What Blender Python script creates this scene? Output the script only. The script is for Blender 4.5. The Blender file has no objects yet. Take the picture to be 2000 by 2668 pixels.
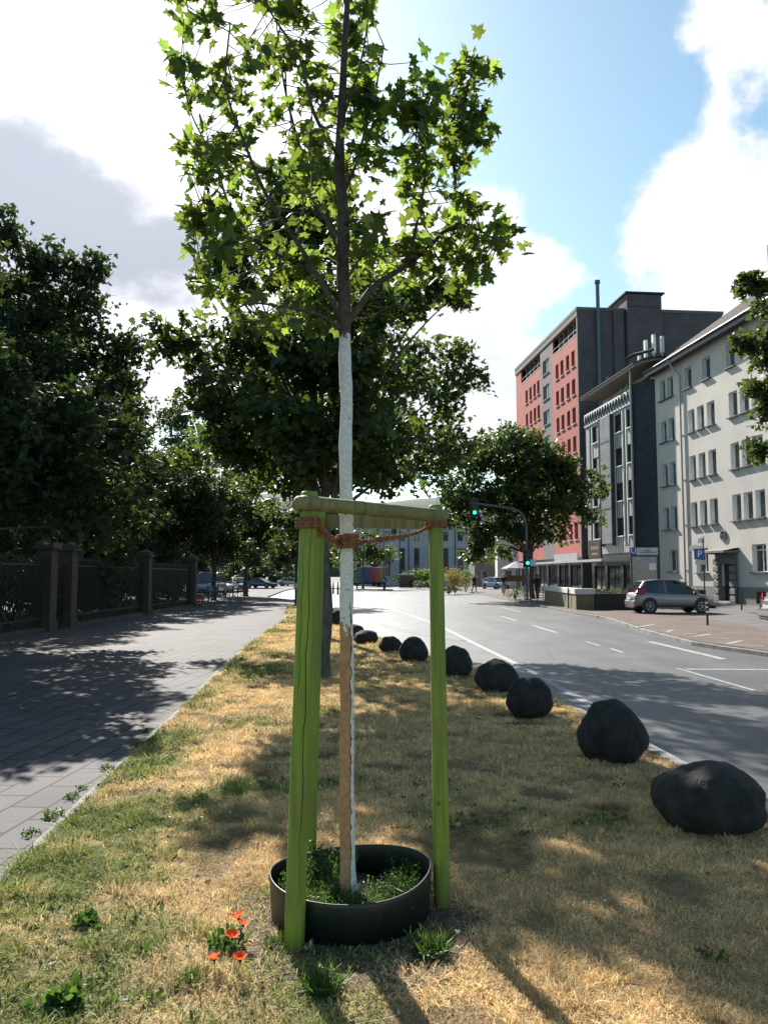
import bpy, bmesh, math, random
import numpy as np
from mathutils import Vector, Matrix, Euler
R = math.radians
random.seed(7)
rng = np.random.default_rng(11)
scene = bpy.context.scene
COL = scene.collection

# ------------------------------------------------------------------ camera
F = 2050.0; CX, CY = 1000.0, 1334.0; EYE = 1.65; PITCH = math.atan(166 / F)
RS = -0.12                                      # level of the carriageway
cam_d = bpy.data.cameras.new('camera'); cam = bpy.data.objects.new('camera', cam_d); COL.objects.link(cam)
cam.location = (0, 0, EYE); cam.rotation_euler = (R(90) + PITCH, 0, 0)
cam_d.sensor_fit = 'VERTICAL'; cam_d.sensor_height = 36; cam_d.lens = F / 2668 * 36
cam_d.clip_start = 0.05; cam_d.clip_end = 6000
scene.camera = cam

def ray(px, py):
    a = (CY - py) / F; b = (px - CX) / F
    c, s = math.cos(PITCH), math.sin(PITCH)
    return Vector((b, c - a * s, s + a * c))
def P(px, py, Y):
    d = ray(px, py); return Vector((0, 0, EYE)) + d * (Y / d.y)
def G(px, py, z=0.0):
    d = ray(px, py); return Vector((0, 0, EYE)) + d * ((z - EYE) / d.z)
def PX(px, Y, z=0.0):                            # point of the column px at distance Y and level z
    c, s = math.cos(PITCH), math.sin(PITCH)
    return Vector(((px - CX) / F * (Y * c + (z - EYE) * s), Y, z))

# ------------------------------------------------------------------ tagging
def tag(o, label=None, cat=None, group=None, kind=None):
    if label: o['label'] = label
    if cat: o['category'] = cat
    if group: o['group'] = group
    if kind: o['kind'] = kind
    return o
def thing(name, label, cat, loc=(0, 0, 0), rz=0.0, group=None, rx=0.0, ry=0.0):
    o = bpy.data.objects.new(name, None); COL.objects.link(o)
    o.empty_display_size = 0.2
    o.location = loc; o.rotation_euler = (rx, ry, rz)
    return tag(o, label, cat, group)
def dup(root, loc=None, rz=None, label=None, scale=None):
    def cp(o, parent):
        c = o.copy(); COL.objects.link(c)
        if parent: c.parent = parent
        for ch in kids.get(o, []): cp(ch, c)
        return c
    kids = {}
    for o in bpy.data.objects:
        if o.parent: kids.setdefault(o.parent, []).append(o)
    r = cp(root, None)
    if loc is not None: r.location = loc
    if rz is not None: r.rotation_euler = (0, 0, rz)
    if label: r['label'] = label
    if scale: r.scale = scale if hasattr(scale, '__len__') else (scale,) * 3
    return r

# ------------------------------------------------------------------ mesh builder
class MB:
    def __init__(s): s.v = []; s.f = []; s.m = []
    def add(s, vs, fs, mi=0):
        b = len(s.v); s.v += [tuple(v) for v in vs]
        s.f += [tuple(i + b for i in f) for f in fs]; s.m += [mi] * len(fs); return s
    def box(s, a, b, mi=0, M=None, bev=0.0):
        x0, y0, z0 = a; x1, y1, z1 = b
        x0, x1 = min(x0, x1), max(x0, x1); y0, y1 = min(y0, y1), max(y0, y1); z0, z1 = min(z0, z1), max(z0, z1)
        vs = [Vector(p) for p in ((x0, y0, z0), (x1, y0, z0), (x1, y1, z0), (x0, y1, z0), (x0, y0, z1), (x1, y0, z1), (x1, y1, z1), (x0, y1, z1))]
        if M is not None: vs = [M @ v for v in vs]
        return s.add(vs, [(0, 3, 2, 1), (4, 5, 6, 7), (0, 1, 5, 4), (1, 2, 6, 5), (2, 3, 7, 6), (3, 0, 4, 7)], mi)
    def tube(s, pts, rad, n=10, mi=0, cap=True):
        pts = [Vector(p) for p in pts]
        if not hasattr(rad, '__len__'): rad = [rad] * len(pts)
        rings = []; N = len(pts); prev = None
        for i, p in enumerate(pts):
            t = (pts[min(i + 1, N - 1)] - pts[max(i - 1, 0)])
            if t.length < 1e-9: t = Vector((0, 0, 1))
            t.normalize()
            if prev is None:
                a = Vector((0, 0, 1)) if abs(t.z) < .9 else Vector((1, 0, 0))
                u = t.cross(a).normalized()
            else:
                u = (prev - t * prev.dot(t))
                u = u.normalized() if u.length > 1e-6 else t.orthogonal().normalized()
            prev = u; w = t.cross(u)
            rings.append([p + (u * math.cos(2 * math.pi * k / n) + w * math.sin(2 * math.pi * k / n)) * rad[i] for k in range(n)])
        vs = [v for r in rings for v in r]; fs = []
        for i in range(N - 1):
            for k in range(n):
                a = i * n + k; b = i * n + (k + 1) % n
                fs.append((a, b, b + n, a + n))
        if cap: fs.append(tuple(range(n))[::-1]); fs.append(tuple((N - 1) * n + k for k in range(n)))
        return s.add(vs, fs, mi)
    def lathe(s, prof, n=24, mi=0, M=None):
        vs = []; fs = []
        for r, z in prof:
            for k in range(n):
                v = Vector((r * math.cos(2 * math.pi * k / n), r * math.sin(2 * math.pi * k / n), z))
                vs.append(M @ v if M is not None else v)
        for i in range(len(prof) - 1):
            for k in range(n):
                a = i * n + k; b = i * n + (k + 1) % n
                fs.append((a, b, b + n, a + n))
        return s.add(vs, fs, mi)
    def disc(s, c, nrm, r, n=20, mi=0, th=0.01):
        nrm = Vector(nrm).normalized(); c = Vector(c)
        return s.tube([c - nrm * th / 2, c + nrm * th / 2], r, n, mi)
    def torus(s, c, axis, r, rr, n=28, k=8, mi=0):
        axis = Vector(axis).normalized(); u = axis.orthogonal().normalized(); w = axis.cross(u); c = Vector(c)
        vs = []; fs = []
        for i in range(n):
            a = 2 * math.pi * i / n; d = u * math.cos(a) + w * math.sin(a)
            for j in range(k):
                b = 2 * math.pi * j / k; vs.append(c + d * (r + rr * math.cos(b)) + axis * rr * math.sin(b))
        for i in range(n):
            for j in range(k):
                fs.append((i * k + j, ((i + 1) % n) * k + j, ((i + 1) % n) * k + (j + 1) % k, i * k + (j + 1) % k))
        return s.add(vs, fs, mi)
    def prism(s, poly, z0, z1, mi=0, M=None):            # poly in xy, extruded in z
        n = len(poly)
        A = sum(poly[i][0] * poly[(i + 1) % n][1] - poly[(i + 1) % n][0] * poly[i][1] for i in range(n))
        if A < 0: poly = poly[::-1]
        vs = [Vector((p[0], p[1], z0)) for p in poly] + [Vector((p[0], p[1], z1)) for p in poly]
        if M is not None: vs = [M @ v for v in vs]
        fs = [tuple(range(n))[::-1], tuple(range(n, 2 * n))] + [(i, (i + 1) % n, (i + 1) % n + n, i + n) for i in range(n)]
        return s.add(vs, fs, mi)
    def build(s, name, mats, parent=None, smooth=False, loc=None, bevel=0.0, subsurf=0):
        me = bpy.data.meshes.new(name); me.from_pydata(s.v, [], s.f)
        if not isinstance(mats, (list, tuple)): mats = [mats]
        for m in mats: me.materials.append(m)
        me.polygons.foreach_set('material_index', s.m)
        if smooth: me.polygons.foreach_set('use_smooth', [True] * len(me.polygons))
        me.validate(); me.update()
        o = bpy.data.objects.new(name, me); COL.objects.link(o)
        if parent: o.parent = parent
        if loc is not None: o.location = loc
        if bevel:
            b = o.modifiers.new('bevel', 'BEVEL'); b.width = bevel; b.segments = 2; b.limit_method = 'ANGLE'; b.angle_limit = R(40)
        if subsurf:
            b = o.modifiers.new('sub', 'SUBSURF'); b.levels = subsurf; b.render_levels = subsurf
        return o
def origin_to_base(o):                                   # moves a world-built mesh's origin to its base
    vs = [v.co for v in o.data.vertices]
    c = Vector((sum(v.x for v in vs) / len(vs), sum(v.y for v in vs) / len(vs), min(v.z for v in vs)))
    o.data.transform(Matrix.Translation(-c)); o.location = Vector(o.location) + c
    return o

# ------------------------------------------------------------------ materials
def _nt(name):
    m = bpy.data.materials.new(name); m.use_nodes = True; nt = m.node_tree
    b = nt.nodes['Principled BSDF']; return m, nt, b
def node(nt, t, **k):
    n = nt.nodes.new(t)
    for a, v in k.items():
        if a.startswith('i_'): n.inputs[a[2:].replace('_', ' ')].default_value = v
        else: setattr(n, a, v)
    return n
def coords(nt, kind='Object'):
    return node(nt, 'ShaderNodeTexCoord').outputs[kind]
def mixc(nt, fac, a, b, bt='MIX'):
    n = node(nt, 'ShaderNodeMix', data_type='RGBA', blend_type=bt)
    for i, v in ((0, fac), (6, a), (7, b)):
        if hasattr(v, 'is_linked') or isinstance(v, bpy.types.NodeSocket): nt.links.new(v, n.inputs[i])
        else: n.inputs[i].default_value = v if i == 0 else (*v[:3], 1)
    return n.outputs[2]
def noise(nt, co, scale, detail=4, rough=.55):
    n = node(nt, 'ShaderNodeTexNoise'); n.inputs['Scale'].default_value = scale; n.inputs['Detail'].default_value = detail
    n.inputs['Roughness'].default_value = rough; nt.links.new(co, n.inputs['Vector']); return n.outputs['Fac']
def ramp(nt, fac, stops, interp='LINEAR'):
    n = node(nt, 'ShaderNodeValToRGB'); n.color_ramp.interpolation = interp
    e = n.color_ramp.elements
    while len(e) < len(stops): e.new(.5)
    for el, (p, c) in zip(e, stops):
        el.position = p; el.color = (c, c, c, 1) if isinstance(c, (int, float)) else (*c[:3], 1)
    nt.links.new(fac, n.inputs[0]); return n.outputs[0]
def bump(nt, b, h, strength=.3, dist=.01):
    n = node(nt, 'ShaderNodeBump'); n.inputs['Strength'].default_value = strength; n.inputs['Distance'].default_value = dist
    nt.links.new(h, n.inputs['Height']); nt.links.new(n.outputs[0], b.inputs['Normal'])
def mat(name, c, rough=.7, c2=None, scale=4.0, metal=0.0, bmp=0.0, bscale=None, spec=.5, fine=None):
    m, nt, b = _nt(name)
    b.inputs['Roughness'].default_value = rough; b.inputs['Metallic'].default_value = metal
    b.inputs['Specular IOR Level'].default_value = spec
    if c2 is None: c2 = tuple(x * .8 for x in c)
    co = coords(nt); f = ramp(nt, noise(nt, co, scale, 6), [(.35, 0.0), (.65, 1.0)])
    col = mixc(nt, f, c, c2)
    if fine:
        f2 = noise(nt, co, fine, 3); col = mixc(nt, .35, col, ramp(nt, f2, [(.3, .35), (.7, .65)]), 'OVERLAY')
    nt.links.new(col, b.inputs['Base Color'])
    if bmp: bump(nt, b, noise(nt, co, bscale or scale * 8, 5), bmp, .01)
    return m
def emit(name, c, s):
    m, nt, b = _nt(name); b.inputs['Emission Color'].default_value = (*c, 1); b.inputs['Emission Strength'].default_value = s
    b.inputs['Base Color'].default_value = (*c, 1); return m
def leafmat(name, c_ref, c_trans, mixf=.45, rough=.5, var=True):
    m, nt, b = _nt(name)
    at = node(nt, 'ShaderNodeAttribute', attribute_name='tint')
    cr = mixc(nt, 1.0, c_ref, at.outputs['Color'], 'MULTIPLY'); ct = mixc(nt, 1.0, c_trans, at.outputs['Color'], 'MULTIPLY')
    nt.links.new(cr, b.inputs['Base Color']); b.inputs['Roughness'].default_value = rough; b.inputs['Specular IOR Level'].default_value = .35
    tr = node(nt, 'ShaderNodeBsdfTranslucent'); nt.links.new(ct, tr.inputs[0])
    mx = node(nt, 'ShaderNodeMixShader'); mx.inputs[0].default_value = mixf
    nt.links.new(b.outputs[0], mx.inputs[1]); nt.links.new(tr.outputs[0], mx.inputs[2])
    nt.links.new(mx.outputs[0], nt.nodes['Material Output'].inputs[0]); return m
def glassmat(name, c=(.02, .025, .03), rough=.08):
    m, nt, b = _nt(name); b.inputs['Roughness'].default_value = rough; b.inputs['Specular IOR Level'].default_value = .8
    co = coords(nt); nt.links.new(mixc(nt, ramp(nt, noise(nt, co, 1.3, 2), [(.4, 0.), (.6, 1.)]), c, tuple(min(1, x * 2.2 + .01) for x in c)), b.inputs['Base Color'])
    return m

# ------------------------------------------------------------------ fast arrays -> mesh
def np_mesh(name, V, Fc, mats, parent=None, tint=None, smooth=False):
    me = bpy.data.meshes.new(name); nf, k = Fc.shape
    me.vertices.add(len(V)); me.vertices.foreach_set('co', V.astype(np.float32).ravel())
    me.loops.add(nf * k); me.loops.foreach_set('vertex_index', Fc.astype(np.int32).ravel())
    me.polygons.add(nf); me.polygons.foreach_set('loop_start', np.arange(0, nf * k, k, dtype=np.int32))
    me.update(calc_edges=True)
    if smooth: me.polygons.foreach_set('use_smooth', np.ones(nf, bool))
    if not isinstance(mats, (list, tuple)): mats = [mats]
    for m in mats: me.materials.append(m)
    if tint is not None:
        a = me.color_attributes.new('tint', 'FLOAT_COLOR', 'POINT')
        a.data.foreach_set('color', np.concatenate([tint, np.ones((len(tint), 1))], 1).astype(np.float32).ravel())
    o = bpy.data.objects.new(name, me); COL.objects.link(o)
    if parent: o.parent = parent
    return o

def _maple():
    r = [(.0, .0), (.15, -.09), (.30, -.08), (.46, -.10), (.33, .08), (.36, .19), (.52, .24), (.66, .36), (.44, .42), (.37, .56), (.22, .50), (.16, .62), (.25, .78), (.10, .82), (.0, 1.06)]
    pts = r + [(-x, y) for x, y in r[-2:0:-1]]
    c = (0, .34)
    V = [(c[0], c[1], 0.06)] + [(x, y, -.22 * abs(x) - .10 * max(0, y - .5) + .03 * math.sin(9 * x + 5 * y)) for x, y in pts]
    n = len(pts); Fc = [(0, i + 1, (i + 1) % n + 1) for i in range(n)]
    return np.array(V), np.array(Fc)
def _maple_low():
    r = [(.0, .0), (.44, -.08), (.32, .16), (.64, .36), (.22, .52), (.24, .80), (.0, 1.05)]
    pts = r + [(-x, y) for x, y in r[-2:0:-1]]
    V = [(0, .34, .06)] + [(x, y, -.22 * abs(x)) for x, y in pts]
    n = len(pts); return np.array(V), np.array([(0, i + 1, (i + 1) % n + 1) for i in range(n)])
def _oval():
    V = [(0, 0, 0), (.3, .35, .05), (.22, .75, .02), (0, 1, -.08), (-.22, .75, .02), (-.3, .35, .05)]
    return np.array(V, float), np.array([(0, 1, 2), (0, 2, 3), (0, 3, 4), (0, 4, 5)])
def _blade():
    return np.array([(-.035, 0, 0), (.035, 0, 0), (.03, .55, .06), (-.03, .55, .06), (0, 1, -.05)]), np.array([(0, 1, 2), (0, 2, 3), (3, 2, 4)])
LEAF = {'blade': _blade(), 'maple': _maple(), 'low': _maple_low(), 'oval': _oval()}

def leaf_arrays(pts, size, shape, droop=.35, upn=.6, tints=None, jit=.35):
    T, Fc = LEAF[shape]; N = len(pts)
    v = rng.normal(size=(N, 3)); v[:, 2] -= droop * 1.6; v /= np.linalg.norm(v, axis=1)[:, None]
    n = rng.normal(size=(N, 3)); n[:, 2] += upn * 2; n -= v * (n * v).sum(1)[:, None]; n /= np.linalg.norm(n, axis=1)[:, None]
    u = np.cross(v, n)
    s = size * (1 + rng.uniform(-jit, jit, N))
    V = pts[:, None, :] + s[:, None, None] * (T[None, :, 0:1] * u[:, None] + T[None, :, 1:2] * v[:, None] + T[None, :, 2:3] * n[:, None])
    K = len(T); Fa = Fc[None] + (np.arange(N) * K)[:, None, None]
    if tints is None:
        b = rng.uniform(.65, 1.3, N); w = rng.uniform(-.12, .18, N)
        tints = np.stack([b * (1 + w), b, b * (1 - w * .8)], 1)
    return V.reshape(-1, 3), Fa.reshape(-1, 3), np.repeat(tints, K, axis=0)

def ell_sample(blobs, density, shell=.45):               # blobs: (cx,cy,cz,rx,ry,rz) -> points, denser near the skin
    out = []
    for (cx, cy, cz, rx, ry, rz) in blobs:
        n = max(3, int(density * rx * ry * rz * 4.19))
        d = rng.normal(size=(n, 3)); d /= np.linalg.norm(d, axis=1)[:, None]
        r = rng.uniform(0, 1, n) ** shell
        out.append(np.array([cx, cy, cz]) + d * r[:, None] * np.array([rx, ry, rz]))
    return np.concatenate(out)
def sprays(blobs, density, shell=.45, per=9, sig=.2, flat=.55):   # leaf clusters gathered into separate sprays, with gaps between them
    c = ell_sample(blobs, density / per, shell); k = np.repeat(c, per, axis=0)
    return k + np.clip(rng.normal(size=k.shape), -1.8, 1.8) * np.array([sig, sig, sig * flat])
def clump(pts, per, sig):
    c = np.repeat(pts, per, axis=0); return c + np.clip(rng.normal(size=c.shape), -1.8, 1.8) * sig

def vnoise(x, y, s=1.0, seed=0):                         # smooth value noise for the turf
    x = x * s + seed * 17.3; y = y * s + seed * 9.1
    xi = np.floor(x).astype(int); yi = np.floor(y).astype(int); fx = x - xi; fy = y - yi
    fx = fx * fx * (3 - 2 * fx); fy = fy * fy * (3 - 2 * fy)
    h = lambda a, b: (np.sin(a * 127.1 + b * 311.7 + seed * 5.3) * 43758.5453) % 1.0
    return (h(xi, yi) * (1 - fx) + h(xi + 1, yi) * fx) * (1 - fy) + (h(xi, yi + 1) * (1 - fx) + h(xi + 1, yi + 1) * fx) * fy
def fbm(x, y, s=1.0, seed=0): return (vnoise(x, y, s, seed) + .5 * vnoise(x, y, s * 2.1, seed + 1) + .25 * vnoise(x, y, s * 4.3, seed + 2)) / 1.75

# ------------------------------------------------------------------ light, sky
SAZ, SEL = R(-19.5), R(36)
SUN = Vector((math.sin(SAZ) * math.cos(SEL), math.cos(SAZ) * math.cos(SEL), math.sin(SEL)))
sl = bpy.data.lights.new('sun', 'SUN'); sl.energy = 5.0; sl.angle = R(.53); sl.color = (1, .95, .87)
so = bpy.data.objects.new('sun', sl); COL.objects.link(so); so.rotation_euler = SUN.to_track_quat('Z', 'Y').to_euler(); so.location = SUN * 50
W = bpy.data.worlds.new('World'); scene.world = W; W.use_nodes = True; nt = W.node_tree
bg = nt.nodes['Background']
sky = node(nt, 'ShaderNodeTexSky', sky_type='NISHITA', sun_disc=False)
sky.sun_elevation = SEL; sky.sun_rotation = SAZ % (2 * math.pi); sky.air_density = 1.0; sky.dust_density = .6; sky.ozone_density = 2.5
gen = coords(nt, 'Generated')
nrm = node(nt, 'ShaderNodeVectorMath', operation='NORMALIZE'); nt.links.new(gen, nrm.inputs[0]); D = nrm.outputs[0]
def mth(op, a, b=None, c=None, clamp=False):
    n = node(nt, 'ShaderNodeMath', operation=op, use_clamp=clamp)
    for i, v in enumerate((a, b, c)):
        if v is None: continue
        if isinstance(v, bpy.types.NodeSocket): nt.links.new(v, n.inputs[i])
        else: n.inputs[i].default_value = v
    return n.outputs[0]
def cone(px, py, inner, outer):                           # 1 inside the angle, 0 outside
    d = ray(px, py).normalized()
    dp = node(nt, 'ShaderNodeVectorMath', operation='DOT_PRODUCT'); nt.links.new(D, dp.inputs[0]); dp.inputs[1].default_value = d
    mr = node(nt, 'ShaderNodeMapRange', interpolation_type='SMOOTHSTEP'); nt.links.new(dp.outputs['Value'], mr.inputs[0])
    mr.inputs[1].default_value = math.cos(R(outer)); mr.inputs[2].default_value = math.cos(R(inner)); return mr.outputs[0]
def sumof(l):
    o = l[0]
    for x in l[1:]: o = mth('ADD', o, x)
    return o
sep = node(nt, 'ShaderNodeSeparateXYZ'); nt.links.new(D, sep.inputs[0])
zz = mth('ADD', mth('MAXIMUM', sep.outputs[2], 0.0), .22)
cmb = node(nt, 'ShaderNodeCombineXYZ')
nt.links.new(mth('DIVIDE', sep.outputs[0], zz), cmb.inputs[0]); nt.links.new(mth('DIVIDE', sep.outputs[1], zz), cmb.inputs[1])
n1 = noise(nt, cmb.outputs[0], 2.3, 9, .62); n2 = noise(nt, D, 9.0, 8, .6)
nz = mth('ADD', mth('MULTIPLY', mth('SUBTRACT', n1, .5), 1.7), mth('MULTIPLY', mth('SUBTRACT', n2, .5), 3.2))
pos = [(1880, 640, 1, 9, .56), (1980, 950, 4, 9, .6), (1890, 130, 1, 6, .42), (1700, 480, 0, 4, .3), (1180, 600, 2, 6, .6), (1330, 660, 2, 6, .65), (1430, 700, .5, 3.5, .35), (1500, 740, .3, 2, .2), (1050, 520, 2, 6, .5), (1230, 950, 3, 6.5, .6), (950, 900, 4, 10, .6),
       (150, 150, 9, 22, .9), (120, 620, 6, 15, .85), (450, 700, 4, 10, .6), (650, 900, 6, 13, .6)]
neg = [(1350, 230, 6, 13, -.75), (1100, 60, 5, 10, -.45), (1500, 500, .8, 3.4, -.5), (1560, 300, 1, 4, -.4), (1400, 835, .4, 2.2, -.35), (1130, 1290, 1, 3, -.8), (1500, 800, .4, 2, -.2), (1740, 280, .6, 3.4, -.6), (1960, 250, .3, 2.5, -.35)]
bias = sumof([mth('MULTIPLY', cone(a, b, i, o), w) for a, b, i, o, w in pos + neg])
cov = node(nt, 'ShaderNodeMapRange', interpolation_type='SMOOTHSTEP')
back = node(nt, 'ShaderNodeMapRange', interpolation_type='SMOOTHSTEP'); nt.links.new(sep.outputs[1], back.inputs[0]); back.inputs[1].default_value = .35; back.inputs[2].default_value = -.15
high = node(nt, 'ShaderNodeMapRange', interpolation_type='SMOOTHSTEP'); nt.links.new(sep.outputs[2], high.inputs[0]); high.inputs[1].default_value = .72; high.inputs[2].default_value = .92
bias = mth('SUBTRACT', bias, mth('ADD', mth('MULTIPLY', back.outputs[0], .7), mth('MULTIPLY', high.outputs[0], .6)))
nt.links.new(mth('ADD', nz, bias), cov.inputs[0]); cov.inputs[1].default_value = .0; cov.inputs[2].default_value = .62
horizon = node(nt, 'ShaderNodeMapRange'); nt.links.new(sep.outputs[2], horizon.inputs[0]); horizon.inputs[1].default_value = -.01; horizon.inputs[2].default_value = .02
dk = node(nt, 'ShaderNodeMapRange', interpolation_type='SMOOTHSTEP')
dkb = sumof([mth('MULTIPLY', cone(a, b, i, o), w) for a, b, i, o, w in [(60, 620, 2, 9, .55), (330, 650, 1, 7, .5), (200, 600, 1, 9, .45), (520, 720, .5, 5, .45), (1250, 930, 1, 4, .2), (20, 450, 1, 7, .3), (450, 620, .5, 6, .3), (250, 830, .5, 4, -.5), (300, 380, .5, 6, -.4)]])
nt.links.new(mth('ADD', mth('MULTIPLY', mth('MINIMUM', mth('MULTIPLY', mth('MAXIMUM', dkb, 0.0), 2.5), 1.0), mth('ADD', mth('MULTIPLY', mth('SUBTRACT', noise(nt, cmb.outputs[0], 2.6, 8, .6), .5), 3.4), mth('MULTIPLY', mth('SUBTRACT', n2, .5), 2.2))), dkb), dk.inputs[0]); dk.inputs[1].default_value = -.05; dk.inputs[2].default_value = 1.25
glow = cone(300, -150, 2, 34)                              # bright veil of cloud round the sun
SKYK = 0.069
white = mixc(nt, dk.outputs[0], (.455, .465, .49), (.195, .207, .240))
wn = node(nt, 'ShaderNodeVectorMath', operation='SCALE'); nt.links.new(white, wn.inputs[0])
nt.links.new(mth('ADD', mth('MULTIPLY', mth('POWER', glow, 1.6), .5), 1.0), wn.inputs['Scale'])
skc = node(nt, 'ShaderNodeVectorMath', operation='MULTIPLY'); nt.links.new(sky.outputs[0], skc.inputs[0]); skc.inputs[1].default_value = (SKYK * 1.22, SKYK * 1.32, SKYK * 1.12)
full = mixc(nt, cov.outputs[0], (0, 0, 0), (0, 0, 0)); fn = nt.nodes[-1]
nt.links.new(skc.outputs[0], fn.inputs[6]); nt.links.new(wn.outputs[0], fn.inputs[7])
full = mixc(nt, horizon.outputs[0], (.03, .03, .03), full)
nt.links.new(full, bg.inputs[0]); bg.inputs[1].default_value = 1.0
scene.view_settings.view_transform = 'Standard'; scene.view_settings.look = 'None'; scene.view_settings.exposure = 1.22; scene.view_settings.gamma = 1.0
try: scene.cycles.max_bounces = 8; scene.cycles.transparent_max_bounces = 8
except Exception: pass
# ------------------------------------------------------------------ materials of the ground
def turfmat():
    m, nt, b = _nt('dry_turf'); co = coords(nt)
    c = ramp(nt, noise(nt, co, 1.1, 6), [(.32, (.12, .085, .045)), (.5, (.25, .175, .09)), (.68, (.15, .12, .05))])
    c = mixc(nt, .6, c, ramp(nt, noise(nt, co, 38, 5), [(.3, .25), (.7, .8)]), 'OVERLAY')
    nt.links.new(c, b.inputs['Base Color']); b.inputs['Roughness'].default_value = .95; bump(nt, b, noise(nt, co, 60, 6), .8, .02); return m
def asphalt():
    m, nt, b = _nt('asphalt'); co = coords(nt)
    mp = node(nt, 'ShaderNodeMapping'); mp.inputs['Scale'].default_value = (1, .12, 1); nt.links.new(co, mp.inputs[0])
    c = ramp(nt, noise(nt, mp.outputs[0], 1.6, 6), [(.3, (.058, .058, .061)), (.5, (.080, .079, .082)), (.72, (.108, .105, .107))])
    c = mixc(nt, ramp(nt, noise(nt, co, .55, 4), [(.50, 0.), (.56, .55)]), c, (.052, .052, .056))
    c = mixc(nt, .35, c, ramp(nt, noise(nt, co, 90, 3), [(.3, .2), (.7, .85)]), 'OVERLAY')
    v = node(nt, 'ShaderNodeTexVoronoi', feature='DISTANCE_TO_EDGE'); v.inputs['Scale'].default_value = .22; nt.links.new(co, v.inputs['Vector'])
    c = mixc(nt, ramp(nt, v.outputs['Distance'], [(.0, .75), (.006, 0.)]), c, (.035, .035, .04))
    nt.links.new(c, b.inputs['Base Color']); b.inputs['Roughness'].default_value = .50; b.inputs['Specular IOR Level'].default_value = .5
    bump(nt, b, noise(nt, co, 120, 3), .5, .006); return m
def slabs(name, c1, c2, joint, w, h, rz, mort=.012, rough=.75, bump_s=.5):
    m, nt, b = _nt(name); co = coords(nt)
    mp = node(nt, 'ShaderNodeMapping'); mp.inputs['Rotation'].default_value = (0, 0, rz); nt.links.new(co, mp.inputs[0])
    br = node(nt, 'ShaderNodeTexBrick'); nt.links.new(mp.outputs[0], br.inputs['Vector']); br.inputs['Scale'].default_value = 1
    br.inputs['Brick Width'].default_value = w; br.inputs['Row Height'].default_value = h; br.inputs['Mortar Size'].default_value = mort; br.inputs['Mortar Smooth'].default_value = .3
    br.inputs['Color1'].default_value = (*c1, 1); br.inputs['Color2'].default_value = (*c2, 1); br.inputs['Mortar'].default_value = (*joint, 1)
    c = mixc(nt, .5, br.outputs[0], ramp(nt, noise(nt, co, .9, 6), [(.3, .32), (.7, .66)]), 'OVERLAY')
    c = mixc(nt, .4, c, ramp(nt, noise(nt, co, 70, 4), [(.3, .25), (.7, .78)]), 'OVERLAY')
    nt.links.new(c, b.inputs['Base Color']); b.inputs['Roughness'].default_value = rough; b.inputs['Specular IOR Level'].default_value = .14
    inv = mth2(nt, 'SUBTRACT', 1.0, br.outputs['Fac']); bump(nt, b, mth2(nt, 'ADD', inv, mth2(nt, 'MULTIPLY', noise(nt, co, 60, 4), .35)), bump_s, .006); return m
def mth2(nt, op, a, b):
    n = node(nt, 'ShaderNodeMath', operation=op)
    for i, v in enumerate((a, b)):
        if isinstance(v, bpy.types.NodeSocket): nt.links.new(v, n.inputs[i])
        else: n.inputs[i].default_value = v
    return n.outputs[0]
M = {}
M['turf'] = turfmat(); M['asphalt'] = asphalt()
M['slab'] = slabs('promenade_slabs', (.072, .067, .069), (.092, .084, .087), (.016, .015, .015), .56, .28, R(90 + 4), .012, .78)
M['pink'] = slabs('red_paving', (.135, .100, .088), (.175, .130, .112), (.07, .055, .05), .2, .1, R(8), .012)
M['grey_pave'] = slabs('grey_paving', (.125, .118, .112), (.155, .145, .138), (.06, .055, .055), .3, .3, R(8), .012)
M['kerb'] = mat('kerb_stone', (.21, .20, .19), .85, (.12, .115, .11), 6, bmp=.3, fine=50)
M['paint'] = mat('road_paint', (.36, .36, .35), .7, (.17, .17, .17), 9, bmp=.1, fine=70)
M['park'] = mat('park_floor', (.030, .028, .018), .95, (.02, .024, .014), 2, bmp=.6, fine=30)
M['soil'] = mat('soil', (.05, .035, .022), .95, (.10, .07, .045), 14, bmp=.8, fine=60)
M['earth'] = mat('earth', (.12, .11, .09), .9, (.09, .1, .06), .05)

def structure(name, mb, m, **k):
    o = mb.build(name, m, **k); return tag(o, kind='structure')
def slab(name, poly, z0, z1, m):
    mb = MB(); mb.prism([(p[0], p[1]) for p in poly], z0, z1); return structure(name, mb, m)

g = MB(); g.add([(-3000, -60, -.16), (3000, -60, -.16), (3000, 5000, -.16), (-3000, 5000, -.16)], [(0, 1, 2, 3)])
structure('ground', g, M['earth'])

# kerb line on the left of the carriageway, from the camera away
KL = [(2.9, -3), (2.85, 3), (2.75, 6), (2.55, 9), (2.25, 12), (1.6, 15), (1.0, 17.3), (.25, 20), (-1.0, 26), (-2.5, 34), (-4.2, 44), (-5.2, 52), (-7.5, 58), (-10, 62), (-12, 90), (-14, 200)]
VL = [(-1.95, -3), (-2.0, 3)] + [tuple(G(a, b, 0).xy) for a, b in [(-8, 2297), (152, 2150), (325, 1983), (460, 1860), (568, 1750), (664, 1667), (746, 1612)]] + [(-4.3, 34), (-5.3, 44)]   # promenade side of the verge
rk = [(2200, 1740), (2000, 1712), (1801, 1682), (1681, 1650), (1575, 1614), (1500, 1600), (1380, 1576), (1250, 1549), (1160, 1533)]
KR = [(8.4, -3), (8.3, 8)] + [tuple(G(a, b, RS).xy) for a, b in rk] + [(14, 130), (10, 200)]
slab('road', [(p[0] - .05, p[1]) for p in KL] + [(p[0] + .05, p[1]) for p in KR[::-1]], RS - .03, RS, M['asphalt'])
slab('cross_street', [(-80, 62), (-10, 62), (-2, 60), (12, 62), (25, 118), (110, 150), (110, 158), (-80, 175)], RS - .034, RS - .006, M['asphalt'])
kv = [p for p in KL if p[1] <= 44]
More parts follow.
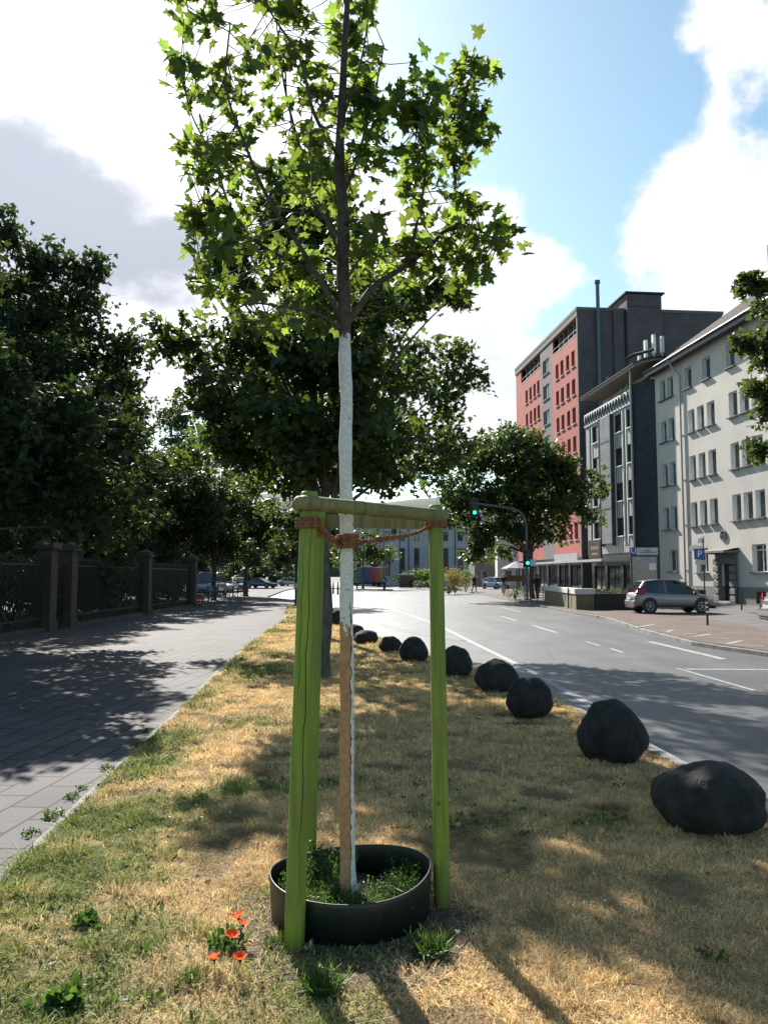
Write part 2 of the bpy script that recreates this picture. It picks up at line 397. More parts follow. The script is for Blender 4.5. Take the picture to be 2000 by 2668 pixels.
slab('verge', VL + [(p[0] - .12, p[1]) for p in kv[::-1]], -.2, 0, M['turf'])
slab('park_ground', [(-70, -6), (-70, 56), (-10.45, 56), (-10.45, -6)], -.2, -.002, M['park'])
slab('promenade', [(-10.44, -6), (-10.44, 56.01), (-40, 56.01), (-40, 160), (-13.2, 160), (-11.3, 90), (-9.2, 62), (-7.5, 58), (-5.4, 52), (-5.0, 47), (-5.35, 44)] + [(p[0] - .01, p[1]) for p in VL[::-1][1:]] + [(-2, -6)], -.2, -.004, M['slab'])
PR = [(8.55, -3), (8.45, 8)] + [(p[0] + .13, p[1]) for p in KR[2:]]
slab('pavement', PR + [(60, 200), (60, -3)], -.2, -.008, M['grey_pave'])
# strip of red paving (cycle track) along the right kerb
strip = PR[:-3]
slab('cycle_track', [(p[0] + .02, p[1]) for p in strip] + [(p[0] + 3.0 + .02 * p[1], p[1]) for p in strip[::-1]], -.1, 0, M['pink'])

def kerb(pts, w, z0, z1, name):
    mb = MB(); rg = random.Random(3)
    for (a, b) in zip(pts[:-1], pts[1:]):
        a = Vector((*a, 0)); b = Vector((*b, 0)); L = (b - a).length; n = max(1, round(L / 1.0)); d = (b - a) / n; t = d.normalized(); q = Vector((t.y, -t.x, 0))
        for i in range(n):
            p = a + d * i + t * .004; e = a + d * (i + 1) - t * .004; j = rg.uniform(-.004, .004)
            vs = [p, e, e + q * w, p + q * w]; 
            mb.prism([(v.x, v.y) for v in vs], z0, z1 + j)
    return structure(name, mb, M['kerb'], bevel=.012)
kerb([(p[0] - .12, p[1]) for p in kv], .12, -.2, .004, 'kerb')
kerb([(p[0], p[1]) for p in KR[:-2]], .13, -.2, -.02, 'kerb')
# thin pale edging between the slabs and the turf
mb = MB()
for a, b in zip(VL[:-1], VL[1:]):
    mb.prism([(a[0] - .03, a[1]), (b[0] - .03, b[1]), (b[0] + .05, b[1]), (a[0] + .05, a[1])], -.1, .006)
structure('path_edging', mb, M['kerb'])

# painted markings: px polylines on the carriageway
def mark(pts, w, name='road_marking', z=RS, lift=.005):
    ps = [G(a, b, z) for a, b in pts] if not isinstance(pts[0], Vector) else pts
    mb = MB(); L = []; Rr = []
    for i, p in enumerate(ps):
        t = (ps[min(i + 1, len(ps) - 1)] - ps[max(i - 1, 0)]); t.z = 0; t.normalize(); q = Vector((t.y, -t.x, 0))
        L.append(p - q * w / 2); Rr.append(p + q * w / 2)
    n = len(ps); vs = [Vector((v.x, v.y, z + lift)) for v in L + Rr]
    mb.add(vs, [(i, i + n, i + n + 1, i + 1) for i in range(n - 1)])
    return structure(name, mb, M['paint'])
mark([Vector((2.86, 10.4, 0)), Vector((2.8, 12, 0)), Vector((2.68, 15.6, 0)), Vector((2.35, 21, 0)), Vector((2.03, 26.9, 0)), Vector((1.2, 36, 0)), Vector((-.4, 46, 0))], .14)
for pts, w in [([(1690, 1672), (1885, 1718)], .17), ([(1760, 1741), (1965, 1800)], .07), ([(1785, 1744), (2080, 1746)], .14),
               ([(1388, 1630), (1450, 1649)], .12), ([(1304, 1605), (1346, 1618)], .12), ([(1305, 1582), (1356, 1595)], .12), ([(1222, 1566), (1272, 1580)], .10),
               ([(1525, 1672), (1563, 1683)], .08), ([(1590, 1690), (1622, 1701)], .08), ([(1180, 1566), (1370, 1566)], .25), ([(1150, 1670), (1205, 1668)], .06)]:
    mark(pts, w)
for k in range(9):                                         # far lane dashes
    mark([(1000 + 26 * k, 1548 + 3.0 * k), (1013 + 26 * k, 1550.5 + 3.0 * k)], .14)
for pts, w in [([(1712, 1609), (1812, 1609)], .10), ([(1893, 1619), (2040, 1620)], .10), ([(1565, 1589), (1602, 1598)], .1)]:
    mark(pts, w, 'bay_marking', -.008)
for pts, w in [([(1662, 1634), (1702, 1627)], .12), ([(1700, 1643), (1765, 1640)], .09), ([(1808, 1659), (1850, 1652)], .12), ([(1868, 1664), (1900, 1664)], .09),
               ([(1893, 1678), (1932, 1669)], .12), ([(1915, 1680), (1990, 1684)], .09), ([(1775, 1651), (1815, 1651)], .09), ([(1617, 1624), (1650, 1624)], .09), ([(1545, 1603), (1575, 1603)], .09),
               ([(1735, 1647), (1758, 1640)], .1)]:
    mark(pts, w, 'cycle_track_marking', 0)
# dark bitumen joint in the carriageway
M['tar'] = mat('bitumen', (.025, .025, .028), .5)
mb = MB(); js = [G(a, b, RS) for a, b in [(868, 1601), (960, 1620), (1060, 1645), (1135, 1663), (1230, 1672)]]
for a, b in zip(js[:-1], js[1:]):
    q = Vector((b.y - a.y, a.x - b.x, 0)).normalized() * .035
    mb.add([a - q + Vector((0, 0, .004)), a + q + Vector((0, 0, .004)), b + q + Vector((0, 0, .004)), b - q + Vector((0, 0, .004))], [(0, 1, 2, 3)])
structure('road_joint', mb, M['tar'])

# ------------------------------------------------------------------ hills far behind
M['hill'] = mat('wooded_hill', (.035, .06, .03), .95, (.02, .04, .025), .02, bmp=.3)
def hill(cx, cy, rx, ry, h, seed):
    n, k = 40, 12; vs = []; fs = []
    rg = random.Random(seed); ph = [rg.uniform(0, 6) for _ in range(4)]
    for j in range(k + 1):
        t = j / k
        for i in range(n):
            a = 2 * math.pi * i / n; rr = 1 + .12 * math.sin(3 * a + ph[0]) + .06 * math.sin(7 * a + ph[1])
            z = h * (math.cos(t * math.pi / 2) ** 1.3) * (1 + .08 * math.sin(5 * a + ph[2]) * t)
            vs.append((cx + rx * math.sin(t * math.pi / 2) * rr * math.cos(a), cy + ry * math.sin(t * math.pi / 2) * rr * math.sin(a), z - .5))
    for j in range(k):
        for i in range(n):
            a = j * n + i; b = j * n + (i + 1) % n; fs.append((a, b, b + n, a + n))
    mb = MB(); mb.add(vs, fs); return structure('hill', mb, M['hill'], smooth=True)
hill(250, 1500, 800, 400, 150, 1); hill(-260, 1700, 520, 300, 178, 2); hill(1200, 1300, 700, 300, 90, 5); hill(-1200, 1500, 700, 300, 120, 7)

# ------------------------------------------------------------------ grass of the verge (real blades)
def inside_verge(x, y):
    vx = np.interp(y, [p[1] for p in VL], [p[0] for p in VL]); kx = np.interp(y, [p[1] for p in kv], [p[0] for p in kv]) - .12
    return (x > vx + .02) & (x < kx - .01)
RINGC = Vector((-.165, 4.03, 0)); RINGR = .385
def blades(nper, y0, y1, hmul, wmul):
    n = int(nper); y = rng.uniform(y0, y1, n); x = rng.uniform(-5.6, 2.9, n)
    ok = inside_verge(x, y) & (np.hypot(x - RINGC.x, y - RINGC.y) > RINGR + .01); x, y = x[ok], y[ok]
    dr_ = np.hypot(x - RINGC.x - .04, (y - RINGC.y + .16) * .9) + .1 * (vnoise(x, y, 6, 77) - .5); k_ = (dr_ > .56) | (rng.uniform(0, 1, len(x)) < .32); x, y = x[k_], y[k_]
    den = fbm(x, y, 1.4, 3); keep = rng.uniform(0, 1, len(x)) < .30 + 1.1 * den; return x[keep], y[keep], hmul, wmul
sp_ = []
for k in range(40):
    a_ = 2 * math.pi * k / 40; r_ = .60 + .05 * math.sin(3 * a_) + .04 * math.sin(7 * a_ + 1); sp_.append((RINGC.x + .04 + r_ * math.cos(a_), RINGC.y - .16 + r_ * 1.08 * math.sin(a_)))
mb = MB(); mb.prism(sp_, -.02, .004); structure('soil_shade_patch', mb, M['soil'])  # dark soil sheet, also painting in the shadow at the collar's foot
VV = []; FF = []; TT = []; base = 0
for (cnt, y0, y1, hm, wm) in [(620000, 2.2, 6.2, .50, .85), (520000, 6.2, 13, .60, 1.35), (300000, 13, 28, .8, 2.7), (60000, 28, 44, 1.2, 5)]:
    x, y, _, _ = blades(cnt, y0, y1, hm, wm); n = len(x)
    edge = np.clip((np.interp(y, [p[1] for p in VL], [p[0] for p in VL]) + 1.35 - x) / 1.3, 0, 1)
    gp = fbm(x, y, 1.15, 8) + .20 * edge + .10 * np.clip((5.2 - y) / 2.4, 0, 1) * (x < .0) - .10 * np.clip((x + .1) / .8, 0, 1)
    ringd = np.hypot(x - RINGC.x, y - RINGC.y); gp += .18 * np.clip(1 - (ringd - .4) / .35, 0, 1)
    fine_n = vnoise(x, y, 7, 4)
    green = np.clip((gp + .22 * (fine_n - .5) + rng.normal(0, .09, n) - .665) / .17, 0, 1)
    bare = np.clip((fbm(x, y, 2.3, 21) - .60) / .12, 0, 1)
    h = (.028 + .03 * rng.uniform(0, 1, n) + .025 * fbm(x, y, 3, 14)) * hm * (1 + .35 * green) * (1 - .5 * bare)
    h *= 1 + .9 * (vnoise(x, y, 5, 31) > .74) + .5 * (vnoise(x, y, 13, 33) > .7)
    w = (.0016 + .0014 * rng.uniform(0, 1, n)) * wm * (1 + .5 * green)
    ang = rng.uniform(0, 2 * math.pi, n); lean = rng.gamma(2.4, .72, n)
    dx, dy = np.cos(ang) * lean * h, np.sin(ang) * lean * h
    qa = rng.uniform(0, 2 * math.pi, n); qx, qy = np.cos(qa) * w, np.sin(qa) * w
    z0 = np.zeros(n); sag = 1 / (1 + .35 * lean ** 2)
    V = np.stack([np.stack([x - qx, y - qy, z0], 1), np.stack([x + qx, y + qy, z0], 1),
                  np.stack([x + dx * .45 + qx * .8, y + dy * .45 + qy * .8, h * .7 * sag], 1), np.stack([x + dx * .45 - qx * .8, y + dy * .45 - qy * .8, h * .7 * sag], 1),
                  np.stack([x + dx, y + dy, h * sag * (1.0 - .25 * (lean > 1.5))], 1)], 1)
    Fa = np.array([[0, 1, 2], [0, 2, 3], [3, 2, 4]])[None] + (np.arange(n) * 5)[:, None, None] + base
    base += n * 5
    br = rng.uniform(.55, 1.4, n) * (.62 + .45 * fbm(x, y, 2.6, 40) + .45 * vnoise(x, y, 11, 52))
    straw = np.stack([.66 * br, .50 * br, .27 * br], 1) * (1 - .5 * bare[:, None])
    rust = rng.uniform(0, 1, n) < .10; straw[rust] *= np.array([.85, .6, .5])
    gr = np.stack([.155 * br, .195 * br, .05 * br], 1); yg = rng.uniform(0, .35, n)[:, None]; gr = gr * (1 - yg) + np.array([.36, .33, .11]) * br[:, None] * yg
    c = straw * (1 - green[:, None]) + gr * green[:, None]
    VV.append(V.reshape(-1, 3)); FF.append(Fa.reshape(-1, 3)); TT.append(np.repeat(c, 5, axis=0))
M['blade'] = leafmat('grass_blades', (1, 1, 1), (1.0, 1.0, .9), .38, .75)
gr_o = np_mesh('grass', np.concatenate(VV), np.concatenate(FF), M['blade'], tint=np.concatenate(TT))
tag(gr_o, 'dry straw coloured grass with greener patches covering the verge', 'grass', kind='stuff')
# ------------------------------------------------------------------ the young tree
def barkmat(name, c, c2, zscale=.25, sc=30, rough=.85, b_=.5):
    m, nt, b = _nt(name); co = coords(nt); mp = node(nt, 'ShaderNodeMapping'); mp.inputs['Scale'].default_value = (1, 1, zscale); nt.links.new(co, mp.inputs[0])
    f = noise(nt, mp.outputs[0], sc, 6); nt.links.new(ramp(nt, f, [(.35, c2), (.65, c)]), b.inputs['Base Color']); b.inputs['Roughness'].default_value = rough; bump(nt, b, f, b_, .01); return m
M['bark'] = barkmat('bark', (.085, .062, .05), (.035, .026, .022))
M['bark_grey'] = barkmat('bark_grey', (.10, .09, .08), (.045, .04, .036), sc=22)
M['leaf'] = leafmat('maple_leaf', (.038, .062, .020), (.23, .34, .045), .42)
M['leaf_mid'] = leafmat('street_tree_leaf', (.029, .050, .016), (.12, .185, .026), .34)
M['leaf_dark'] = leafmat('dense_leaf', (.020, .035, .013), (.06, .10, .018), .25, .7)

def young_trunk_mat():
    m, nt, b = _nt('limewashed_trunk'); co = coords(nt); sp = node(nt, 'ShaderNodeSeparateXYZ'); nt.links.new(co, sp.inputs[0])
    fine_ = noise(nt, co, 60, 5); white = ramp(nt, fine_, [(.3, (.50, .49, .47)), (.6, (.66, .65, .63))])
    spots = ramp(nt, noise(nt, co, 45, 2), [(.28, 1.), (.31, 0.)]); white = mixc(nt, spots, white, (.16, .13, .1))
    tan = ramp(nt, noise(nt, co, 25, 6), [(.3, (.32, .165, .08)), (.7, (.46, .265, .14))])
    # bare strip on the side facing left, from the collar to 1.45 m
    wob = mth2(nt, 'MULTIPLY', mth2(nt, 'SUBTRACT', noise(nt, co, 26, 5), .5), .034)
    xx = mth2(nt, 'ADD', mth2(nt, 'ADD', sp.outputs[0], wob), mth2(nt, 'MULTIPLY', sp.outputs[2], .004))
    side = mth2(nt, 'LESS_THAN', xx, .002); top = mth2(nt, 'LESS_THAN', mth2(nt, 'ADD', sp.outputs[2], mth2(nt, 'MULTIPLY', noise(nt, co, 30, 2), .3)), 1.55)
    strip = mth2(nt, 'MULTIPLY', side, top)
    edge = mth2(nt, 'MULTIPLY', mth2(nt, 'LESS_THAN', mth2(nt, 'ABSOLUTE', mth2(nt, 'SUBTRACT', xx, .0035), 0), .0022), mth2(nt, 'LESS_THAN', sp.outputs[2], 1.52))
    c = mixc(nt, strip, white, tan); c = mixc(nt, edge, c, (.05, .03, .02))
    brown = ramp(nt, noise(nt, co, 30, 5), [(.3, (.035, .026, .024)), (.7, (.085, .062, .052))])
    up = mth2(nt, 'GREATER_THAN', mth2(nt, 'ADD', sp.outputs[2], mth2(nt, 'MULTIPLY', noise(nt, co, 38, 4), .16)), 2.95)
    c = mixc(nt, up, c, brown); nt.links.new(c, b.inputs['Base Color']); b.inputs['Roughness'].default_value = .85; bump(nt, b, noise(nt, co, 40, 5), .4, .008); return m
TB = Vector((PX(912, 3.95).x, 3.95, 0.0)); TY = 3.95
tree = thing('young_maple_tree', 'young maple with white painted trunk standing inside the green stake frame', 'tree', TB)
L = lambda v: Vector(v) - TB
def TP(px, py, dy=0): return L(P(px, py, TY + dy))
tr = MB()
ctl = [(912, 2440), (908, 2360), (905, 2200), (903, 2000), (904, 1800), (902, 1600), (904, 1400), (901, 1250), (900, 1150), (903, 1050), (899, 960), (898, 880), (896, 780), (893, 700), (894, 560), (886, 470), (884, 400), (892, 250), (896, 150), (905, 0), (914, -150), (922, -330), (926, -520)]
def smoothpts(pts, n=4):
    out = []
    for i in range(len(pts) - 1):
        p0 = pts[max(i - 1, 0)]; p1 = pts[i]; p2 = pts[i + 1]; p3 = pts[min(i + 2, len(pts) - 1)]
        for k in range(n):
            t = k / n; out.append(.5 * ((2 * p1) + (p2 - p0) * t + (2 * p0 - 5 * p1 + 4 * p2 - p3) * t * t + (3 * p1 - p0 - 3 * p2 + p3) * t ** 3))
    return out + [pts[-1]]
tp = smoothpts([TP(a, b, 0 if b > 300 else .05) for a, b in ctl], 5)
rad = []
for i, p in enumerate(tp):
    z = p.z; r = np.interp(z, [0, .1, .3, 1.5, 2.75, 3.3, 4.5, 6.2], [.052, .043, .0375, .0335, .031, .034, .017, .004]) * (1 + .05 * math.sin(z * 17) + .03 * math.sin(z * 41 + 1))
    rad.append(r)
tr.tube(tp, rad, 20)
tr.build('trunk', young_trunk_mat(), tree, smooth=True)
limbs = [([(897, 850, 0), (935, 800, .02), (975, 745, .05), (1060, 690, .12), (1135, 625, .2), (1180, 555, .22), (1184, 450, .2), (1165, 350, .2), (1210, 250, .18), (1238, 160, .15)], .021, .004),
         ([(1150, 605, .2), (1220, 590, .1), (1290, 625, .05), (1310, 640, 0)], .009, .003), ([(1060, 690, .12), (1090, 560, -.1), (1110, 420, -.15), (1080, 330, -.2)], .011, .003),
         ([(893, 840, 0), (850, 760, -.05), (780, 640, -.1), (700, 520, -.2), (640, 380, -.25), (590, 230, -.3), (600, 60, -.3)], .017, .004),
         ([(893, 790, 0), (800, 700, .1), (680, 640, .25), (600, 540, .3), (560, 420, .3), (500, 300, .3), (470, 180, .3)], .014, .003),
         ([(894, 860, 0), (830, 820, -.2), (740, 800, -.35), (650, 790, -.45), (600, 820, -.5)], .011, .003),
         ([(892, 640, 0), (830, 520, .2), (780, 380, .3), (740, 220, .35), (720, 60, .35)], .014, .004), ([(888, 520, 0), (930, 420, .2), (960, 300, .2), (985, 200, .2), (1000, 120, .2)], .010, .003),
         ([(890, 420, 0), (820, 300, -.25), (780, 150, -.3), (700, 20, -.3), (680, -100, -.3)], .012, .003), ([(896, 300, 0), (940, 160, -.1), (960, 40, -.1)], .008, .003),
         ([(896, 740, 0), (960, 640, -.2), (1010, 600, -.3)], .008, .003), ([(600, 540, .3), (530, 520, .25), (500, 560, .2)], .006, .002), ([(895, 820, .05), (950, 830, .3), (1010, 800, .4)], .007, .003),
         ([(893, 700, 0), (860, 600, -.35), (800, 500, -.55)], .010, .003), ([(905, 20, .05), (850, -120, -.1), (800, -250, -.1)], .009, .003), ([(912, -100, .05), (980, -200, .1)], .007, .003)]
lb = MB(); samples = []
for pts, r0, r1 in limbs:
    q = smoothpts([TP(a, b, d) for a, b, d in pts], 5); n = len(q)
    lb.tube(q, [r0 + (r1 - r0) * (i / (n - 1)) ** .8 for i in range(n)], 8); samples += q[2:]
samples += [p for p in tp if p.z > 2.85]
# crown: blobs of foliage, (px, py, half width px, half height px, depth offset, half depth m)
B = [(700, 40, 130, 90, -.1, .3), (535, 20, 40, 42, -.15, .12), (905, 60, 75, 70, .1, .25), (820, 180, 130, 110, .1, .4), (660, 220, 150, 130, -.1, .45), (492, 215, 45, 85, .25, .15), (560, 320, 100, 90, .2, .3),
     (620, 430, 125, 100, -.1, .45), (760, 390, 130, 120, .2, .45), (845, 330, 60, 90, -.3, .2), (955, 190, 42, 50, .2, .15), (960, 255, 50, 30, .15, .12), (540, 420, 55, 50, .2, .2), (560, 520, 70, 70, .25, .25), (525, 560, 38, 42, .2, .12), (660, 600, 120, 95, .1, .45),
     (790, 550, 120, 110, -.3, .35), (890, 470, 45, 50, .25, .15), (590, 700, 80, 70, .1, .3), (730, 710, 120, 80, 0, .45), (850, 660, 90, 90, .3, .3), (680, 815, 120, 45, -.45, .22), (810, 800, 80, 50, -.1, .3), (590, 640, 40, 40, .1, .2), (960, 590, 60, 50, -.25, .2), (1000, 650, 80, 55, .1, .3),
     (860, 780, 60, 60, .2, .25), (900, -120, 150, 130, 0, .5), (700, -100, 130, 90, -.2, .4), (930, -330, 100, 110, 0, .35),
     (1085, 315, 55, 60, -.15, .22), (1175, 262, 38, 48, .15, .18), (1232, 180, 26, 34, .15, .12), (1060, 235, 28, 28, -.2, .1), (1185, 360, 55, 65, .2, .22), (1100, 420, 55, 55, -.15, .22), (1225, 340, 28, 40, .2, .1), (1120, 510, 50, 50, 0, .2), (985, 395, 35, 22, -.15, .1),
     (1140, 600, 80, 55, .15, .25), (1235, 570, 55, 45, .1, .15), (1290, 635, 26, 42, .05, .1), (1065, 640, 60, 50, .1, .25), (1190, 680, 45, 30, .1, .15), (960, 290, 24, 40, .1, .1)]
blobs = []
for (px, py, rx, ry, dy, rd) in B:
    c = TP(px, py, dy); k = (TY + dy) / F
    blobs.append((c.x, c.y, c.z, rx * k * .93, rd, ry * k * .93))
cl = sprays(blobs, 225, .62, 4, .056, .85)
tx = np.interp(cl[:, 2], [p.z for p in tp], [p.x for p in tp]); near = (np.abs(cl[:, 0] - tx) < .085) & (cl[:, 1] < .12); cl[near, 1] = np.abs(cl[near, 1]) + .14
# twigs from every leaf cluster to the nearest limb
S = np.array([list(p) for p in samples])
for c in cl:
    d = np.linalg.norm(S - c, axis=1); i = int(rng.choice(np.argsort(d)[:5])); a = Vector(S[i]); b = Vector(c)
    mid = (a + b) / 2 + Vector((0, 0, -.04 * d[i])); lb.tube([a, mid, b], [.0035, .0025, .0015], 4, cap=False)
lb.build('limbs', M['bark'], tree, smooth=True)
pts = clump(cl, 4, .042)
bb_ = np.where(rng.uniform(0, 1, len(pts)) < .3, rng.uniform(1.2, 1.8, len(pts)), rng.uniform(.6, 1.05, len(pts))); ww_ = rng.uniform(-.1, .2, len(pts))
V, Fa, T = leaf_arrays(pts, .067, 'maple', droop=.45, upn=.75, tints=np.stack([bb_ * (1 + ww_), bb_, bb_ * (1 - ww_ * .6)], 1), jit=.45)
np_mesh('crown', V, Fa, M['leaf'], tree, T)

# ------------------------------------------------------------------ stake frame
def stainmat(name, c, c2, b_=.6):
    m, nt, b = _nt(name); co = coords(nt); mp = node(nt, 'ShaderNodeMapping'); mp.inputs['Scale'].default_value = (1, 1, .06); nt.links.new(co, mp.inputs[0])
    f = noise(nt, mp.outputs[0], 34, 6, .6); c_ = ramp(nt, f, [(.28, tuple(x * .85 for x in c2)), (.42, c2), (.52, c), (.72, tuple(x * 1.25 for x in c))])
    kn = node(nt, 'ShaderNodeTexVoronoi'); kn.inputs['Scale'].default_value = 5.5; nt.links.new(co, kn.inputs['Vector'])
    c_ = mixc(nt, ramp(nt, kn.outputs['Distance'], [(.05, .8), (.09, 0.)]), c_, tuple(x * .35 for x in c))
    c_ = mixc(nt, ramp(nt, noise(nt, co, 3, 5), [(.42, 0.), (.66, .65)]), c_, (c[0] * .75 + .02, c[1] * .6 + .01, c[2] * .8 + .02))
    nt.links.new(c_, b.inputs['Base Color']); b.inputs['Roughness'].default_value = .7; bump(nt, b, f, b_, .006); return m
M['green'] = stainmat('green_stained_wood', (.195, .265, .028), (.14, .205, .02))
M['olive'] = stainmat('weathered_green_wood', (.19, .195, .062), (.115, .12, .04))
M['crack'] = mat('wood_crack', (.015, .02, .006), .9)
frame = thing('tree_stake_frame', 'bright green wooden three post frame round the young tree', 'tree stake', (-.17, 4.05, 0))
FO = Vector((-.17, 4.05, 0))
def stake(bx, by, bY, tx, ty, r, cracks):
    a = PX(bx, bY, 0); t = P(tx, ty, bY + (.0)); a = a - FO; t = t - FO; a.z = -.05
    d = t - a; mb = MB(); n = 12
    pts = [a + d * (i / n) for i in range(n + 1)]; rr = [r * (1.07 - .14 * i / n) for i in range(n + 1)]
    pts.append(t + d.normalized() * .012); rr.append(r * .80)
    mb.tube(pts, rr, 22); o = mb.build('stake', M['green'], frame, smooth=True)
    ck = MB()                                             # drying cracks run down the side turned to the camera
    for (f0, f1, off, w) in cracks:
        m = 26; q = []
        for i in range(m + 1):
            f = f0 + (f1 - f0) * i / m; rad_ = r * (1.07 - .14 * f); x = off * rad_ + .0035 * math.sin(i * 1.1) + .002 * math.sin(i * 2.7)
            q.append(a + d * f + Vector((x, -math.sqrt(max(1e-6, rad_ ** 2 - x * x)) + .0005, 0)))
        ck.tube(q, [w * (.25 + .75 * math.sin(math.pi * (i + .4) / (m + .8))) for i in range(m + 1)], 5)
    ck.build('crack', M['crack'], o); return a, t
aL, tL = stake(765, 2455, 3.635, 806, 1288, .043, [(.12, .98, .38, .0025), (.5, .93, -.35, .0016)])
aR, tR = stake(1152, 2355, 4.08, 1134, 1322, .0395, [(.55, .8, -.5, .0012)])
aB, tB = stake(800, 2235, 4.45, 829, 1322, .042, [(.3, .95, -.2, .0015)])
def rail(a, b, w, h, ext, tilt=0):
    a = Vector(a); b = Vector(b); d = (b - a).normalized(); a -= d * ext; b += d * ext; s = d.cross(Vector((0, 0, 1))).normalized(); up = s.cross(d).normalized()
    mb = MB(); n = 10; prof = []
    for k in range(n + 1):                                # half round pole: flat side inwards
        t = math.pi * k / n; prof.append((w * math.sin(t), h / 2 * math.cos(t)))
    secs = [(0, .55), (.004, .8), (.02, 1), (.5, 1.0), (.98, 1), (.996, .8), (1, .55)]; vs = []; Ln = (b - a).length; m = len(prof)
    for f, sc_ in secs:
        c = a + d * Ln * f
        for (u, v) in prof: vs.append(c + s * u * sc_ + up * v * sc_)
    fs = []
    for i in range(len(secs) - 1):
        for k in range(m): fs.append((i * m + k, i * m + (k + 1) % m, (i + 1) * m + (k + 1) % m, (i + 1) * m + k))
    fs.append(tuple(range(m))[::-1]); fs.append(tuple((len(secs) - 1) * m + k for k in range(m)))
    mb.add(vs, fs); return mb.build('rail', M['olive'], frame, smooth=False)
dz = Vector((0, 0, -.045))
fr = Vector((0, -.043, 0))
rail(tL + dz + Vector((0, -.040, 0)), tR + dz + Vector((0.01, -.036, 0)), .038, .070, .05)
rail(tR + dz + Vector((.0, .040, -.03)), tB + dz + Vector((0, .043, -.03)), .036, .075, .05)
rail(tB + dz + Vector((-.042, 0, 0)), tL + dz + Vector((-.042, 0, 0)), .036, .075, .045)
M['steel'] = mat('galvanised_steel', (.32, .33, .34), .45, (.22, .22, .23), 20, metal=.7)
for p in (tL + dz + Vector((0, -.083, .01)), tR + dz + Vector((.0, -.080, .0))): nl = MB(); nl.disc(p, (0, -1, .1), .006, 8, th=.006); nl.build('screw', M['steel'], frame)

# ------------------------------------------------------------------ coir rope
M['coir'] = mat('coir_rope', (.30, .14, .075), .95, (.16, .065, .035), 40, bmp=.9, fine=90)
M['coir_light'] = mat('coir_rope_light', (.42, .20, .10), .95, (.26, .11, .055), 50, bmp=.9, fine=90)
rope = MB()
def strand(path, r, turns, ph, mi):
    q = smoothpts([Vector(p) for p in path], 10); n = len(q); out = []
    for i, p in enumerate(q):
        t = (q[min(i + 1, n - 1)] - q[max(i - 1, 0)]).normalized(); u = t.cross(Vector((0, 0, 1)));
        u = u.normalized() if u.length > .01 else Vector((1, 0, 0)); w = t.cross(u); a = ph + turns * 2 * math.pi * i / n
        out.append(p + (u * math.cos(a) + w * math.sin(a)) * r * .55)
    rope.tube(out, r * .54, 7, mi)
def cord(path, r, turns):
    for k in range(3): strand(path, r, turns, k * 2.09, 1 if k == 1 else 0)
def loop_round(c, r, z, a0, a1, n=9, dz_=0.0):
    return [Vector((c.x + r * math.cos(a0 + (a1 - a0) * i / n), c.y + r * math.sin(a0 + (a1 - a0) * i / n), z + dz_ * i / n)) for i in range(n + 1)]
def at_z(a, t, z): return a + (t - a) * ((z - a.z) / (t.z - a.z)) + FO
zl, zt, zr = 1.885, 1.815, 1.90
cL = at_z(aL, tL, zl); cR = at_z(aR, tR, zr); cB = at_z(aB, tB, zl); cT = TB + Vector((TP(903, 1400).x, TP(903, 1400).y, zt))
for k in range(3):                                        # band round the left stake
    z = zl - .012 + k * .016; cord(loop_round(cL, .052, z, 0, 2 * math.pi, 14, .006), .010, 9)
for k in range(3): cord(loop_round(cR, .050, zr + .004 + k * .014, 0, 2 * math.pi, 14, .006), .009, 9)
for k in range(4): cord(loop_round(cT, .042 + .003 * (k % 2), zt - .026 + k * .017, 0, 2 * math.pi, 14, .01), .011, 8)
for k, (dz1, dz2, sg) in enumerate([(.012, .022, -.02), (-.012, -.012, -.012), (.0, .008, -.004)]):
    m1 = (cL + cT) / 2 + Vector((0, .02, sg)); cord([cL + Vector((.045, -.02 + .02 * k, dz1)), m1, cT + Vector((-.035, -.035 + .03 * k, dz2))], .012, 7)
    m2 = (cT * .6 + cR * .4) + Vector((0, 0, -.02 + .008 * k)); cord([cT + Vector((.03, -.035 + .03 * k, dz1 * .8)), m2, cT * .25 + cR * .75 + Vector((0, 0, -.012)), cR + Vector((-.04, -.025 + .02 * k, .004 * k))], .0105 if k < 2 else .008, 15)
cord([cB + Vector((.03, -.04, 0)), (cB + cT) / 2 + Vector((0, 0, -.03)), cT + Vector((-.03, .03, -.01))], .010, 8)
for k in range(2): cord(loop_round(cB, .052, zl - .006 + k * .016, 0, 2 * math.pi, 14, .006), .010, 9)
for k in range(90):                                       # loose fibres
    b = [cT, cL, cR][k % 3] if k < 40 else (cT * (1 - (k - 40) / 50) + cR * ((k - 40) / 50))
    p = b + Vector((random.uniform(-.05, .05), -.04 if k < 40 else random.uniform(-.02, .02), random.uniform(-.03, .03))); q = p + Vector((random.uniform(-.02, .02), random.uniform(-.02, .01), random.uniform(-.03, .015)))
    rope.tube([p, q], .0006, 3, 1)
ro = rope.build('coir_rope', [M['coir'], M['coir_light']], smooth=True)
tag(origin_to_base(ro), 'reddish brown coir rope tying the white trunk to the green stakes', 'rope')

